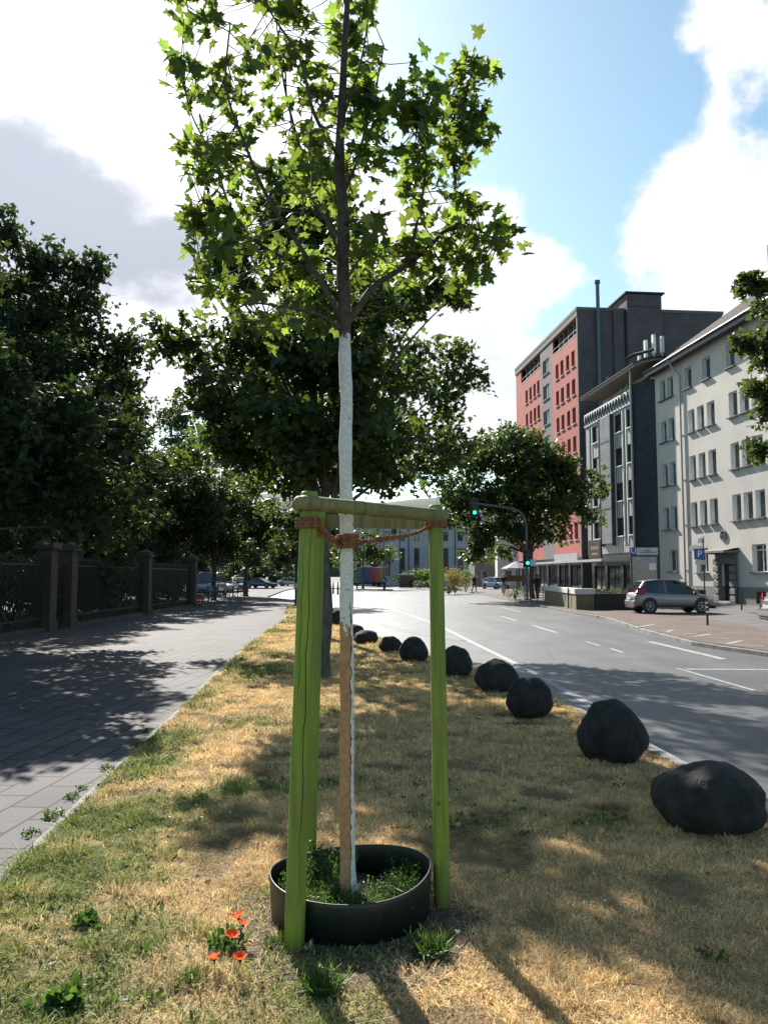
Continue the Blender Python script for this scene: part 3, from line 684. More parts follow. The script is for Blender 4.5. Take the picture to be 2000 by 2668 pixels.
# ------------------------------------------------------------------ plastic collar with soil and weeds
M['collar'] = mat('dark_green_plastic', (.007, .016, .014), .42, (.014, .018, .015), 5, fine=30)
ring = thing('watering_collar', 'low dark green plastic watering collar round the young tree', 'tree collar', (RINGC.x, RINGC.y, 0))
mb = MB(); n = 72; vs = []; fs = []
prof = [(.0, -.03, 0), (.0, .17, 0), (.002, .185, 0), (.006, .187, 0), (.008, .180, 0), (.008, -.03, 0)]
for i in range(n):
    a = 2 * math.pi * i / n
    rr = RINGR * (1 + .015 * math.sin(2 * a + .5) + .008 * math.sin(5 * a)); rz = .015 * math.sin(a * 2 + 1) + .012 * math.cos(a)
    for (dr, z, _) in prof:
        zz_ = z + (rz + .012 if z > .1 else 0); fl = 1 + .06 * (z / .18) * (-1 if False else .5)
        vs.append(((rr * fl - dr) * math.cos(a), (rr * fl - dr) * math.sin(a), zz_))
m_ = len(prof)
for i in range(n):
    for k in range(m_): fs.append((i * m_ + k, ((i + 1) % n) * m_ + k, ((i + 1) % n) * m_ + (k + 1) % m_, i * m_ + (k + 1) % m_))
mb.add(vs, fs); mb.build('collar_band', M['collar'], ring, smooth=True)
mb = MB(); mb.lathe([(0.0, .055), (.12, .06), (.25, .052), (.375, .045), (.375, -.02)], 40)
for i, v in enumerate(mb.v):
    mb.v[i] = (v[0], v[1], v[2] + .008 * math.sin(v[0] * 40) * math.cos(v[1] * 33))
mb.build('soil_fill', M['soil'], ring, smooth=True)
M['weed'] = leafmat('weed_leaf', (.038, .078, .022), (.10, .19, .03), .38)
a = rng.uniform(0, 2 * math.pi, 330); r = .35 * rng.uniform(0, 1, 330) ** .5
x = r * np.cos(a); y = r * np.sin(a); keep = ((vnoise(x, y, 6, 2) > .42) | (x > .2) | (x < -.2)) & ~((x > -.02) & (x < .2) & (y > .02)); x, y = x[keep], y[keep]
cl = np.stack([x + RINGC.x, y + RINGC.y, .06 + rng.uniform(0, 1, len(x)) * .14 * (.5 + vnoise(x, y, 5, 9))], 1)
pts = clump(cl, 22, .017); pts[:, 2] = np.maximum(pts[:, 2], .055)
rr = np.hypot(pts[:, 0] - RINGC.x, pts[:, 1] - RINGC.y); pts = pts[rr < .355]
V, Fa, T = leaf_arrays(pts, .014, 'oval', droop=-.25, upn=.5); Vb, Fb, Tb = leaf_arrays(np.repeat(cl, 9, axis=0) * np.array([1, 1, .45]) + rng.normal(size=(len(cl) * 9, 3)) * np.array([.02, .02, .0]) + np.array([0, 0, .03]), .065, 'blade', droop=-.9, upn=0)
o = np_mesh('weeds', np.concatenate([V, Vb]), np.concatenate([Fa, Fb + len(V)]), M['weed'], tint=np.concatenate([T, Tb])); tag(o, 'bright green feathery weeds growing inside the plastic collar', 'weeds', kind='stuff')
# dry twig lying in the collar
tw = MB(); tw.tube([(RINGC.x + .13, RINGC.y - .03, .16), (RINGC.x + .20, RINGC.y - .10, .14), (RINGC.x + .22, RINGC.y - .16, .17), (RINGC.x + .25, RINGC.y - .25, .19)], [.0025, .003, .0025, .0018], 6)
tw.tube([(RINGC.x + .20, RINGC.y - .10, .14), (RINGC.x + .18, RINGC.y - .05, .19)], [.002, .001], 5)
M['straw'] = mat('dry_straw', (.45, .36, .2), .8)
tag(origin_to_base(tw.build('dry_twig', M['straw'])), 'pale dry twig lying among weeds in the plastic collar', 'twig')

# dead leaves and litter scattered through the turf
x = rng.uniform(-4.5, 2.6, 900); y = rng.uniform(2.4, 11, 900); ok = inside_verge(x, y) & (np.hypot(x - RINGC.x, y - RINGC.y) > .42); x, y = x[ok], y[ok]
pts = np.stack([x, y, rng.uniform(.012, .035, len(x))], 1); cc = np.array([(.34, .20, .10), (.22, .12, .06), (.45, .36, .24), (.60, .57, .50)])[rng.choice(4, len(x), p=[.4, .3, .2, .1])]
V, Fa, T = leaf_arrays(pts, .026, 'low', droop=0, upn=.6, tints=cc); M['litter'] = leafmat('dead_leaf', (1, 1, 1), (1, .9, .8), .15, .8)
tag(np_mesh('fallen_leaves', V, Fa, M['litter'], tint=T), 'small dead leaves and bits of litter lying in the turf', 'leaves', kind='stuff')

# ------------------------------------------------------------------ boulders
M['stone'] = mat('basalt_boulder', (.026, .023, .021), .9, (.008, .007, .007), 9, bmp=1.0, bscale=45, fine=22)
def boulder(px, base_py, w, h, seed, label, dpt=.8, sx=1.0):
    c = G(px, base_py, 0); bm = bmesh.new(); bmesh.ops.create_icosphere(bm, subdivisions=5, radius=1)
    rg = np.random.default_rng(seed); dirs = rg.normal(size=(12, 3)); dirs /= np.linalg.norm(dirs, axis=1)[:, None]; hs = rg.uniform(.70, .97, 12)
    from mathutils import noise as mn
    for v in bm.verts:
        p = v.co.copy(); k = 1.0
        for d, hh in zip(dirs, hs):                       # soft facets
            dt = p.x * d[0] + p.y * d[1] + p.z * d[2]
            if dt > hh: k = min(k, hh / dt * .32 + .68)
        p *= k; nn = mn.noise(p * 1.7 + Vector((seed, 0, 0))) * .10 + mn.noise(p * 5 + Vector((0, seed, 0))) * .035 + mn.noise(p * 15) * .014
        p *= 1 + nn
        z = p.z * h * (.62 if p.z > 0 else .5) + h * .38
        v.co = Vector((p.x * w / 2, p.y * w * dpt / 2, max(z, -.06)))
    me = bpy.data.meshes.new('boulder'); bm.to_mesh(me); bm.free(); me.materials.append(M['stone'])
    me.polygons.foreach_set('use_smooth', [True] * len(me.polygons))
    o = bpy.data.objects.new('boulder', me); COL.objects.link(o); o.location = (c.x, c.y + w * dpt * .40, 0); o.rotation_euler = (0, 0, seed * .7 * 0)
    return tag(o, label, 'boulder', 'dark boulders along the kerb edge')
bl = [(1885, 2188, .76, .42, 3, 'widest dark boulder, nearest the camera, low and partly in shaded grass'), (1612, 1996, .60, .54, 8, 'tall rounded dark boulder, second from the camera'),
      (1387, 1875, .56, .46, 5, 'smooth dark boulder with sunlit grass at its foot, third from camera'), (1300, 1808, .62, .46, 13, 'dark boulder just behind the smooth one, fourth from camera'),
      (1188, 1768, .58, .50, 21, 'dark boulder just right of the right green post'), (1078, 1728, .56, .48, 34, 'pointed dark boulder just left of the right green post'),
      (1018, 1700, .52, .34, 55, 'dark sloping boulder between the trunk and the right post'), (953, 1678, .62, .33, 41, 'flat topped dark boulder just right of the white trunk'),
      (922, 1660, .55, .34, 17, 'dark boulder half hidden behind the white trunk'), (880, 1630, .55, .52, 29, 'farthest dark boulder, just left of the white trunk')]
for a_ in bl: boulder(*a_)

# ------------------------------------------------------------------ poppies, weeds
M['petal'] = leafmat('poppy_petal', (.75, .085, .02), (.95, .15, .02), .5, .6)
M['stem'] = mat('plant_stem', (.06, .12, .03), .7)
def poppy(px, py, h, s, label, rz=0.):
    b = G(px, py, 0); t = thing('poppy', label, 'flower', b, rz, 'orange red poppies left of the green post', rx=.35 * math.sin(px), ry=.35 * math.cos(px * 1.7))
    mb = MB(); top = Vector((.012, -.005, h)); mb.tube([(0, 0, 0), (.008, .003, h * .5), top], .0022, 6); mb.build('stem', M['stem'], t)
    for k in range(4):
        a = k * math.pi / 2 + random.uniform(-.2, .2); V = []; Fc = []; nn = 7
        for i in range(nn):
            for j in range(4):
                u = (i / (nn - 1) - .5) * 1.7; r = s * (.15 + .85 * j / 3) * (1 - .12 * abs(u) ** 2 + .10 * math.sin(u * 9 + k * 2)); el = 1.25 - .45 * j / 3
                V.append(top + Vector((r * math.cos(a + u) * math.cos(el), r * math.sin(a + u) * math.cos(el), r * math.sin(el) + .004 * math.sin(u * 9 + j))))
        for i in range(nn - 1):
            for j in range(3): Fc.append((i * 4 + j, (i + 1) * 4 + j, (i + 1) * 4 + j + 1, i * 4 + j + 1))
        mb = MB(); mb.add(V, Fc); o = mb.build('petal', M['petal'], t, smooth=True)
        at = o.data.color_attributes.new('tint', 'FLOAT_COLOR', 'POINT'); at.data.foreach_set('color', [1.0] * (4 * len(V)))
    mb = MB(); mb.lathe([(0, .0), (.006, .002), (.007, .01), (.004, .014), (0, .015)], 8, M=Matrix.Translation(top)); mb.build('seed_head', M['crack'], t)
    return t
for a_ in [(634, 2452, .09, .046, 'uppermost poppy, wide open, beside the green post', .3), (606, 2478, .10, .036, 'upper one of the pair of poppies growing close together', 1.0), (600, 2500, .08, .046, 'lower one of the pair of poppies growing close together', 2.0),
           (557, 2550, .06, .040, 'darker red poppy standing low, leftmost of all the poppies', .5), (622, 2555, .07, .042, 'lowest poppy right of the darker red one', 1.5)]: poppy(*a_)
def weed(px, py, n, size, h, label, z=-.004, name='weed_tuft', per=1, cat='weed', shape='oval'):
    b = G(px, py, z); pts = np.zeros((n, 3)); a = rng.uniform(0, 6.28, n); r = rng.uniform(0, 1, n) ** .6 * h * .9
    pts[:, 0] = r * np.cos(a); pts[:, 1] = r * np.sin(a); pts[:, 2] = rng.uniform(0, .5, n) * h; size *= .72 if z < 0 else 1
    V, Fa, T = leaf_arrays(pts, size, shape, droop=-.5, upn=.2)
    V[:, 2] = np.maximum(V[:, 2], .001)
    o = np_mesh(name, V, Fa, M['weed'], tint=T); o.location = b; return tag(o, label, cat, 'weeds in the slab joints and turf')
wl = [(280, 2006, 90, .03, .07, 'largest leafy weed in the joint where slabs meet the turf'), (381, 1908, 50, .03, .07, 'small weed in the slab edge, third up from the large tuft'), (357, 1948, 60, .03, .07, 'small weed in the slab edge just above the large tuft'),
      (212, 2058, 40, .028, .05, 'low weed in the slab edge just below the large tuft'), (186, 2082, 70, .03, .06, 'dark spreading weed in the slab edge beside pale grit'), (140, 2130, 110, .03, .08, 'wide leafy weed where the turf spills over the slab edge'), (82, 2176, 45, .03, .06, 'weed standing alone on the slabs near the left border')]
for a_ in wl: weed(*a_)
weed(165, 2620, 130, .055, .05, 'dark green spiky thistle tuft in the turf near the bottom corner', 0, 'thistle', cat='weed', shape='low')
weed(225, 2412, 120, .034, .07, 'leafy green plant in the dry turf left of the poppies', 0, 'leafy_plant', cat='weed')
weed(590, 2475, 120, .035, .10, 'green foliage growing round the poppies', 0, 'poppy_foliage', cat='weed')
for (px, py, n, s, h) in [(715, 2470, 160, .05, .06), (1120, 2490, 420, .07, .09), (840, 2585, 380, .07, .09), (500, 2560, 260, .045, .07)]: 
    lab = {715: 'short green weeds at the foot of the left green stake', 1120: 'tuft of green grass in front of the collar on its right', 840: 'yellow green grass tuft below the collar', 500: 'low grey green clover patch left of the poppies'}[px]
    weed(px, py, n, s, h, lab, 0, 'grass_tuft', cat='grass tuft', shape='blade')
# coarse weeds scattered through the turf
x = rng.uniform(-4.5, 2.6, 5200); y = rng.uniform(2.3, 13, 5200); ok = inside_verge(x, y) & (np.hypot(x - RINGC.x, y - RINGC.y) > .42); x, y = x[ok], y[ok]
e = np.clip((np.interp(y, [p[1] for p in VL], [p[0] for p in VL]) + 1.5 - x) / 1.4, 0, 1)
ok = rng.uniform(0, 1, len(x)) < np.clip((fbm(x, y, 1.15, 8) + .26 * e - .60) / .2, 0, 1) * .8; x, y = x[ok], y[ok]
cl = np.stack([x, y, np.full(len(x), .004)], 1); pts = clump(cl, 9, .016); pts[:, 2] = np.abs(pts[:, 2]) * .6 + .006
V, Fa, T = leaf_arrays(pts, .026, 'oval', droop=-.35, upn=.6); V[:, 2] = np.maximum(V[:, 2], .002)
tag(np_mesh('ground_cover', V, Fa, M['weed'], tint=T), 'small broad leaved weeds mixed into the green part of the turf', 'weeds', kind='stuff')
# ------------------------------------------------------------------ street trees
def street_tree(name, label, base, H, blobs, mat_, leaf, dens, per, sig, trunk_r, fork, shape='low', limbs_n=9, cat='tree', group=None, lean=(0, 0), seed=1, extra=None, up=.7, core=0, opn=.72):
    """blobs in metres relative to base; trunk up to fork, limbs fan out to the blobs"""
    rg = random.Random(seed); t = thing(name, label, cat, base, 0, group); mb = MB()
    B = Vector((lean[0] * fork, lean[1] * fork, fork)); n = 8
    pts = [Vector((lean[0] * fork * k / n + .03 * math.sin(k * 1.3 + seed), lean[1] * fork * k / n + .03 * math.cos(k * 1.7), fork * k / n)) for k in range(n + 1)]
    mb.tube([Vector((0, 0, -.1))] + pts, [trunk_r * 1.5, trunk_r * 1.25] + [trunk_r * (1.02 - .25 * k / n) for k in range(1, n + 1)], 12)
    top = max(blobs, key=lambda b: b[2]); mid = [B, B.lerp(Vector(top[:3]), .5) + Vector((.1, 0, 0)), Vector(top[:3])]
    q = smoothpts([pts[-2]] + mid, 4); mb.tube(q, [trunk_r * (.75 - .65 * i / (len(q) - 1)) for i in range(len(q))], 8)
    sel = blobs if len(blobs) <= limbs_n + 6 else rg.sample(blobs, limbs_n + 6)
    for b in sel:
        e = Vector(b[:3]); f = min(.75, max(0., (e.z - fork) / max(.1, top[2] - fork) * .6)); a = q[int(f * (len(q) - 1))]
        m1 = a.lerp(e, .5) + Vector((rg.uniform(-.2, .2), rg.uniform(-.2, .2), .12 * (e - a).length * (1 if e.z > a.z else -.2)))
        w = smoothpts([a, m1, e], 4); r0 = trunk_r * .38
        mb.tube(w, [r0 * (1 - .85 * i / (len(w) - 1)) for i in range(len(w))], 6)
        for s_ in range(3):
            c = w[rg.randint(3, len(w) - 1)]; d = Vector((rg.uniform(-1, 1) * b[3], rg.uniform(-1, 1) * b[4], rg.uniform(-.6, 1) * b[5])) * .8
            mb.tube([c, c + d * .5 + Vector((0, 0, .05)), c + d], [r0 * .3, r0 * .18, .004], 4, cap=False)
    mb.build('trunk', M['bark_grey'], t, smooth=True)
    cl = sprays(blobs, dens * opn, .45, 9, sig * 1.45, .6); p = clump(cl, per, sig * .8)
    tin = None
    V, Fa, T = leaf_arrays(p, leaf, shape, droop=.3, upn=up)
    np_mesh('crown', V, Fa, mat_, t, T)
    return t
def pxblobs(base, lst, Y):
    out = []
    for (px, py, rx, ry, dy, rd) in lst:
        c = P(px, py, Y + dy) - Vector(base); k = (Y + dy) / F; out.append((c.x, c.y, c.z, rx * k, rd, ry * k))
    return out
# the tree right behind the young one
b2 = PX(846, 12.9, 0)
T2 = [(870, 770, 170, 120, 0, 1.4), (640, 750, 80, 80, .4, .8), (585, 700, 45, 60, .3, .4), (560, 900, 90, 55, -.2, .9), (455, 880, 42, 32, -.3, .3), (500, 935, 45, 50, -.3, .4), (700, 920, 140, 100, 0, 1.4), (900, 960, 170, 120, 0, 1.6),
      (620, 1080, 100, 80, 0, 1.1), (560, 1030, 40, 60, 0, .5), (760, 1120, 150, 110, .2, 1.6), (930, 1160, 170, 100, .1, 1.5), (1010, 1230, 100, 45, 0, 1.0), (780, 1240, 100, 50, 0, 1.0), (680, 1190, 90, 60, .3, .9), (640, 1170, 70, 60, 0, .6), (790, 620, 150, 90, .3, 1.0), (1030, 1080, 70, 90, .2, .8), (760, 560, 150, 90, .3, 1.2), (700, 490, 80, 60, .3, .9), (840, 500, 90, 80, .3, 1.0), (1130, 760, 26, 22, .4, .3), (1175, 775, 24, 20, .5, .2), (1060, 780, 40, 40, .3, .4)]
street_tree('street_tree', 'dense dark maple on the verge directly behind the young tree', b2, 7.5, pxblobs(b2, T2, 12.9), M['leaf_mid'], .125, 66, 7, .12, .105, 2.9, limbs_n=16, seed=4, opn=.9)
b3 = Vector((-1.62, 21.0, 0))
T3 = [(700, 1150, 150, 90, 0, 1.8), (880, 1130, 150, 100, 0, 2), (560, 1180, 90, 80, 0, 1.3), (960, 1160, 110, 90, 0, 1.5), (760, 1020, 160, 90, 0, 1.8), (640, 1080, 100, 90, 0, 1.5), (1030, 1040, 110, 100, 0, 1.8), (540, 1120, 60, 70, 0, .8), (680, 1250, 80, 40, 0, 1),
      (1165, 1000, 60, 65, 0, 1.4), (1235, 980, 26, 32, -.3, .4), (1105, 900, 60, 50, .3, 1.2), (1180, 925, 26, 34, .2, .5), (1010, 860, 100, 90, .2, 1.8), (960, 730, 120, 80, 0, 1.6), (1100, 1120, 110, 100, .2, 1.8), (1180, 1080, 60, 60, .2, 1.2), (1090, 1240, 60, 40, 0, 1), (1190, 1160, 40, 40, 0, .8), (850, 850, 150, 100, 0, 1.8)]
street_tree('street_tree', 'verge maple second in the row, mostly hidden by the dense one', b3, 10, pxblobs(b3, T3, 21.0), M['leaf_mid'], .14, 22, 7, .17, .13, 3.4, seed=9)
# round tree beyond the traffic light
b4 = PX(1384, 57, 0)
T4 = [(1300, 1180, 110, 60, 0, 3), (1210, 1220, 80, 60, 0, 2.4), (1380, 1200, 110, 70, 0, 3), (1470, 1240, 80, 60, 0, 2.4), (1540, 1260, 35, 40, 0, 1.3), (1200, 1320, 60, 60, 0, 2), (1300, 1290, 120, 70, 0, 3), (1420, 1310, 110, 60, 0, 3), (1500, 1330, 50, 40, 0, 1.5),
      (1250, 1400, 60, 50, 0, 2), (1340, 1390, 90, 45, 0, 2.4), (1440, 1380, 70, 35, 0, 2), (1290, 1440, 55, 28, 0, 1.4), (1230, 1430, 30, 25, 0, 1), (1330, 1140, 60, 30, 0, 2), (1180, 1270, 40, 45, 0, 1.5), (1160, 1340, 40, 50, 0, 1.4)]
street_tree('street_tree', 'round crowned street tree in front of the red building, beyond the traffic light', b4, 12, pxblobs(b4, T4, 57), M['leaf_mid'], .26, 3.6, 9, .30, .2, 3.6, seed=14, opn=1.0)
# tree standing right of the frame, its sprays hang into the picture
b5 = Vector((9.9, 17.0, 0))
T5 = [(1958, 760, 14, 45, 0, .25), (1995, 810, 30, 50, .2, .4), (2010, 870, 40, 40, .2, .5), (1935, 893, 28, 18, -.1, .2), (1990, 950, 45, 60, 0, .6), (1972, 1010, 24, 36, .1, .3), (2000, 1060, 30, 25, 0, .4), (1995, 1160, 28, 40, 0, .4), (2120, 900, 150, 190, 0, 1.7), (2150, 700, 120, 110, 0, 1.4), (2250, 1000, 170, 150, 0, 1.8), (2110, 1110, 95, 90, 0, 1.2), (1945, 735, 8, 22, 0, .1), (2330, 850, 150, 150, 0, 1.6)]
street_tree('street_tree', 'leafy tree at the right border whose sprays hang before the cream building', b5, 9, pxblobs(b5, T5, 17.0), M['leaf_mid'], .12, 44, 7, .085, .14, 2.9, seed=22)

# row of tall trees behind the railings on the left
M['leaf_far'] = leafmat('park_leaf', (.023, .040, .015), (.085, .135, .022), .30)
def park_blobs(seed, H, Rr, low):
    rg = random.Random(seed); out = [(0, 0, H * .55, Rr * .75, Rr * .75, H * .28)]
    for k in range(22):
        z = rg.uniform(low, H * .97); f = math.sin(math.pi * min(1, max(0.12, (z - low + 1.2) / (H - low + 1.6)))) ** .6
        a = rg.uniform(0, 6.28); r = Rr * f * rg.uniform(.45, .88); s = Rr * rg.uniform(.25, .42) * (1.15 - .45 * z / H)
        out.append((r * math.cos(a), r * math.sin(a), z, s, s, s * rg.uniform(.8, 1.25)))
    out.append((0, 0, H * .93, Rr * .28, Rr * .28, H * .08)); return out
bN = Vector((-11.4, 13.5, 0))
TN = [(330, 1120, 38, 60, -.5, .6), (300, 1240, 60, 70, -.3, .8), (250, 1080, 80, 80, 0, 1.0), (200, 1230, 100, 90, 0, 1.2), (120, 1120, 110, 110, 0, 1.4), (60, 1270, 120, 100, 0, 1.5), (-40, 1150, 130, 150, 0, 1.8), (-160, 1000, 150, 200, 0, 2.0), (-300, 1150, 170, 200, 0, 2.2), (-250, 800, 170, 200, 0, 2.0), (-420, 950, 170, 220, 0, 2.2),
      (270, 1340, 55, 45, 0, .7), (170, 1370, 70, 50, 0, .9), (-120, 700, 100, 150, 0, 1.5), (-30, 940, 70, 100, 0, 1.0), (50, 1000, 80, 80, .3, 1.0), (-600, 1000, 200, 250, 0, 2.4)]
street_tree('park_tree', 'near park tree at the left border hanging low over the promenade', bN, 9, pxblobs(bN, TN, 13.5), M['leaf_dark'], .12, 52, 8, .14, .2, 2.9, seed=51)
bM = Vector((-12.2, 20.5, 0))
TM = [(10, 640, 45, 70, 0, .9), (225, 700, 14, 30, 0, .3), (140, 660, 20, 40, 0, .4), (95, 690, 24, 40, 0, .4), (345, 900, 14, 14, 0, .3), (0, 590, 20, 40, 0, .4), (60, 760, 90, 90, 0, 1.6), (150, 780, 80, 80, 0, 1.5), (-60, 800, 120, 160, 0, 2.2), (90, 1360, 110, 50, -.5, 1.2), (230, 1370, 90, 40, -.5, 1), (0, 1380, 100, 60, -.5, 1.4), (330, 1330, 60, 60, 0, .8), (215, 770, 45, 75, 0, .9), (235, 725, 22, 45, 0, .4), (270, 900, 70, 80, 0, 1.4), (325, 910, 26, 22, 0, .5), (180, 930, 110, 100, 0, 2), (300, 1010, 70, 80, 0, 1.5), (60, 930, 120, 120, 0, 2.4), (130, 1100, 150, 120, 0, 2.4), (300, 1130, 90, 100, 0, 1.6), (0, 1200, 150, 120, 0, 2.4), (240, 1260, 120, 100, 0, 2), (380, 1180, 40, 60, 0, .8), (-40, 560, 40, 50, 0, .8), (120, 690, 30, 40, 0, .5)]
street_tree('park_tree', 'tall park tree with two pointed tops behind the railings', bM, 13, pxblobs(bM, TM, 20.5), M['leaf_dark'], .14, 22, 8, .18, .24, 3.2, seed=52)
lt = [('dark park tree behind the paired pillars', (-12.9, 30.0), 11.8, 3.7, 32), ('lower park tree behind the third railing pillar', (-13.2, 38.0), 11.2, 3.9, 33), ('brighter park tree behind the last railing pillar', (-12.6, 48.0), 12.4, 3.6, 34)]
first = []
for lab, (x, y), H, Rr, sd in lt:
    first.append(street_tree('park_tree', lab, Vector((x, y, -.1)), H, park_blobs(sd, H, Rr, 2.2), M['leaf_far'], .15, 21, 7, .17, .22, 3.0, 'low', group='park trees behind the railings', seed=sd))
first[1].location.y = 38.0
dup(first[2], (-11.6, 54, -.1), 2.4, 'park tree hanging over the far promenade, just beyond the last pillar', .85); dup(first[1], (-11.2, 64, -.1), .7, 'park tree filling the view above the far promenade', .95)
dup(first[1], (-15.5, 50, -.1), 4.0, 'park tree filling the gap behind the last railing pillar', .9)
far_l = ['park tree leaning over the parked bicycles, fifth of the row', 'park tree above the parked cars, sixth of the row', 'park tree beyond the parked cars, seventh of the row', 'farthest dark tree at the end of the promenade',
         'tree on the far left side of the cross street', 'dark tree behind the far parked coupe']
for k, (x, y, s, z_) in enumerate([(-17.0, 58, .9, .5), (-18.5, 72, .95, 1.5), (-20.5, 90, .9, 2.2), (-9.5, 118, .8, .9), (-20, 112, 1.0, 2.8), (-16.5, 135, 1.0, 3.6)]):
    dup(first[1 + k % 2], (x, y, -.1), z_, far_l[k], s)
# one more deep row closes the view below the crowns
for k, (x, y, s, z_, lb_) in enumerate([(-19, 26, .95, 1.1, 'park tree deep in shade behind the long railing panel'), (-19.5, 40, 1.0, 2.1, 'park tree deep in shade behind the second railing panel'), (-19, 56, 1., 4.1, 'park tree deep in shade behind the last pillar'), (-20.5, 80, 1., 5.1, 'park tree deep in shade behind the parked van')]):
    dup(first[k % 3], (x, y, -.1), z_, lb_, s)
b6 = Vector((-4.6, 47, 0))
s6 = [(0, 0, 4.6, 1.9, 1.9, 1.3), (1.4, 0, 4.0, 1.1, 1.1, 1.0), (-1.4, 0, 4.2, 1.2, 1.2, 1.0), (0, 0, 6.0, 1.6, 1.6, 1.1), (.8, .4, 3.2, .8, .8, .7), (-2.0, 0, 5.4, .9, .9, .8)]
street_tree('street_tree', 'small verge tree at the far end of the strip, left of the posts', b6, 7, s6, M['leaf_mid'], .2, 14, 7, .22, .11, 2.6, seed=41)
b7 = PX(945, 100, 0)
street_tree('street_tree', 'pale green tree behind the rainbow container', b7, 8, [(0, 0, 5, 3.0, 2, 2.2), (-2.6, 0, 4.6, 1.8, 1.6, 1.6), (2.4, 0, 4.4, 1.5, 1.5, 1.3), (0, 0, 7, 2, 2, 1.4), (-3.5, 0, 7, 1.6, 1.5, 1.6)], M['leaf_mid'], .34, 2.4, 8, .4, .16, 2.6, seed=44)

# shrubs behind the railings
def shrub(label, base, r, h, m='leaf_far', dens=26, leaf=.10, name='shrub', cat='shrub', group=None, seed=1):
    rg = random.Random(seed); bl = [(rg.uniform(-.5, .5) * r, rg.uniform(-.5, .5) * r, h * rg.uniform(.25, .7), r * rg.uniform(.35, .6), r * rg.uniform(.35, .6), h * rg.uniform(.22, .34)) for _ in range(8)]
    cl = ell_sample(bl, dens, .5); p = clump(cl, 6, .10); p[:, 2] = np.abs(p[:, 2]) + .02
    t = thing(name, label, cat, base, 0, group); V, Fa, T = leaf_arrays(p, leaf, 'oval', droop=0, upn=.5); np_mesh('foliage', V, Fa, M[m], t, T)
    mb = MB()
    for k in range(7):
        a = rg.uniform(0, 6.28); e = Vector((math.cos(a) * r * .5, math.sin(a) * r * .5, h * .7)); mb.tube([(0, 0, -.05), e * .5 + Vector((0, 0, .1)), e], [.03, .02, .008], 5)
    mb.build('stems', M['bark_grey'], t); return t
sh = shrub('dark shrub behind the first railing panel', (-11.9, 20.5, 0), 2.3, 2.7, dens=17, leaf=.14, group='shrubs behind the railings', seed=3)
for k, (x, y, s, lb_) in enumerate([(-12.1, 25.5, 1.0, 'dark shrub just behind the paired pillars'), (-12.2, 29.6, 1.05, 'dark shrub midway along the second railing panel'), (-11.9, 33.5, .9, 'dark shrub behind the third pillar'), (-12.2, 37.6, 1.0, 'dark shrub midway along the last railing panel'), (-12, 42, .9, 'dark shrub behind the last pillar'), (-11.7, 16, 1.1, 'dark shrub behind the railing at the left border')]):
    dup(sh, (x, y, 0), k * 1.3, lb_, s)

for k, (x, y, s, lb_) in enumerate([(-14.6, 19, 1.5, 'big dark shrub in the second row behind the long railing panel'), (-14.8, 24, 1.5, 'big dark shrub in the second row behind the paired pillars'), (-14.9, 28.6, 1.5, 'big dark shrub in the second row behind the middle railing panel'), (-14.7, 33, 1.5, 'big dark shrub in the second row behind the single pillar'), (-15, 38, 1.5, 'big dark shrub in the second row behind the last panel'), (-15.5, 44, 1.5, 'big dark shrub in the second row beyond the last pillar')]):
    dup(sh, (x, y, 0), k * 2.1 + 1, lb_, s)
# ------------------------------------------------------------------ railings and pillars on the left
def brickmat(name, c1, c2, mort, w=.24, h=.08, co_='Object'):
    m, nt, b = _nt(name); co = coords(nt, co_); sp = node(nt, 'ShaderNodeSeparateXYZ'); nt.links.new(co, sp.inputs[0])
    cb = node(nt, 'ShaderNodeCombineXYZ'); nt.links.new(mth2(nt, 'ADD', sp.outputs[0], sp.outputs[1]), cb.inputs[0]); nt.links.new(sp.outputs[2], cb.inputs[1])
    br = node(nt, 'ShaderNodeTexBrick'); nt.links.new(cb.outputs[0], br.inputs['Vector']); br.inputs['Scale'].default_value = 1; br.inputs['Brick Width'].default_value = w; br.inputs['Row Height'].default_value = h; br.inputs['Mortar Size'].default_value = .008
    br.inputs['Color1'].default_value = (*c1, 1); br.inputs['Color2'].default_value = (*c2, 1); br.inputs['Mortar'].default_value = (*mort, 1)
    nt.links.new(mixc(nt, .5, br.outputs[0], ramp(nt, noise(nt, co, 1.1, 6), [(.3, .3), (.7, .68)]), 'OVERLAY'), b.inputs['Base Color']); b.inputs['Roughness'].default_value = .9; bump(nt, b, mth2(nt, 'SUBTRACT', 1.0, br.outputs['Fac']), .4, .008); return m
M['pillar'] = brickmat('pillar_brick', (.075, .055, .045), (.095, .072, .06), (.06, .055, .05)); M['capstone'] = mat('sandstone_cap', (.09, .075, .062), .85, (.065, .055, .045), 6, fine=40)
M['iron'] = mat('black_iron', (.02, .021, .024), .5, (.03, .028, .026), 20)
FX = -10.25
def pillar(y, label):
    t = thing('brick_pillar', label, 'pillar', (FX, y, 0), 0, 'brick pillars of the park railings'); mb = MB(); mb.box((-.24, -.24, -.1), (.24, .24, 2.45)); mb.box((-.28, -.28, -.1), (.28, .28, .28)); mb.build('shaft', M['pillar'], t, bevel=.01)
    mb = MB(); mb.box((-.32, -.32, 2.452), (.32, .32, 2.56)); mb.box((-.26, -.26, 2.56), (.26, .26, 2.66)); mb.add([(-.24, -.24, 2.66), (.24, -.24, 2.66), (.24, .24, 2.66), (-.24, .24, 2.66), (0, 0, 2.8)], [(0, 1, 4), (1, 2, 4), (2, 3, 4), (3, 0, 4)]); mb.build('capstone', M['capstone'], t, bevel=.01); return t
ys = [(15.2, 'brick pillar at the left border of the picture'), (24.0, 'nearer of the two brick pillars standing close together'), (25.6, 'farther of the two brick pillars standing close together'), (33.9, 'single brick pillar midway along the railings'), (42.2, 'last brick pillar, beside the parked bicycle')]
for y, lb_ in ys: pillar(y, lb_)
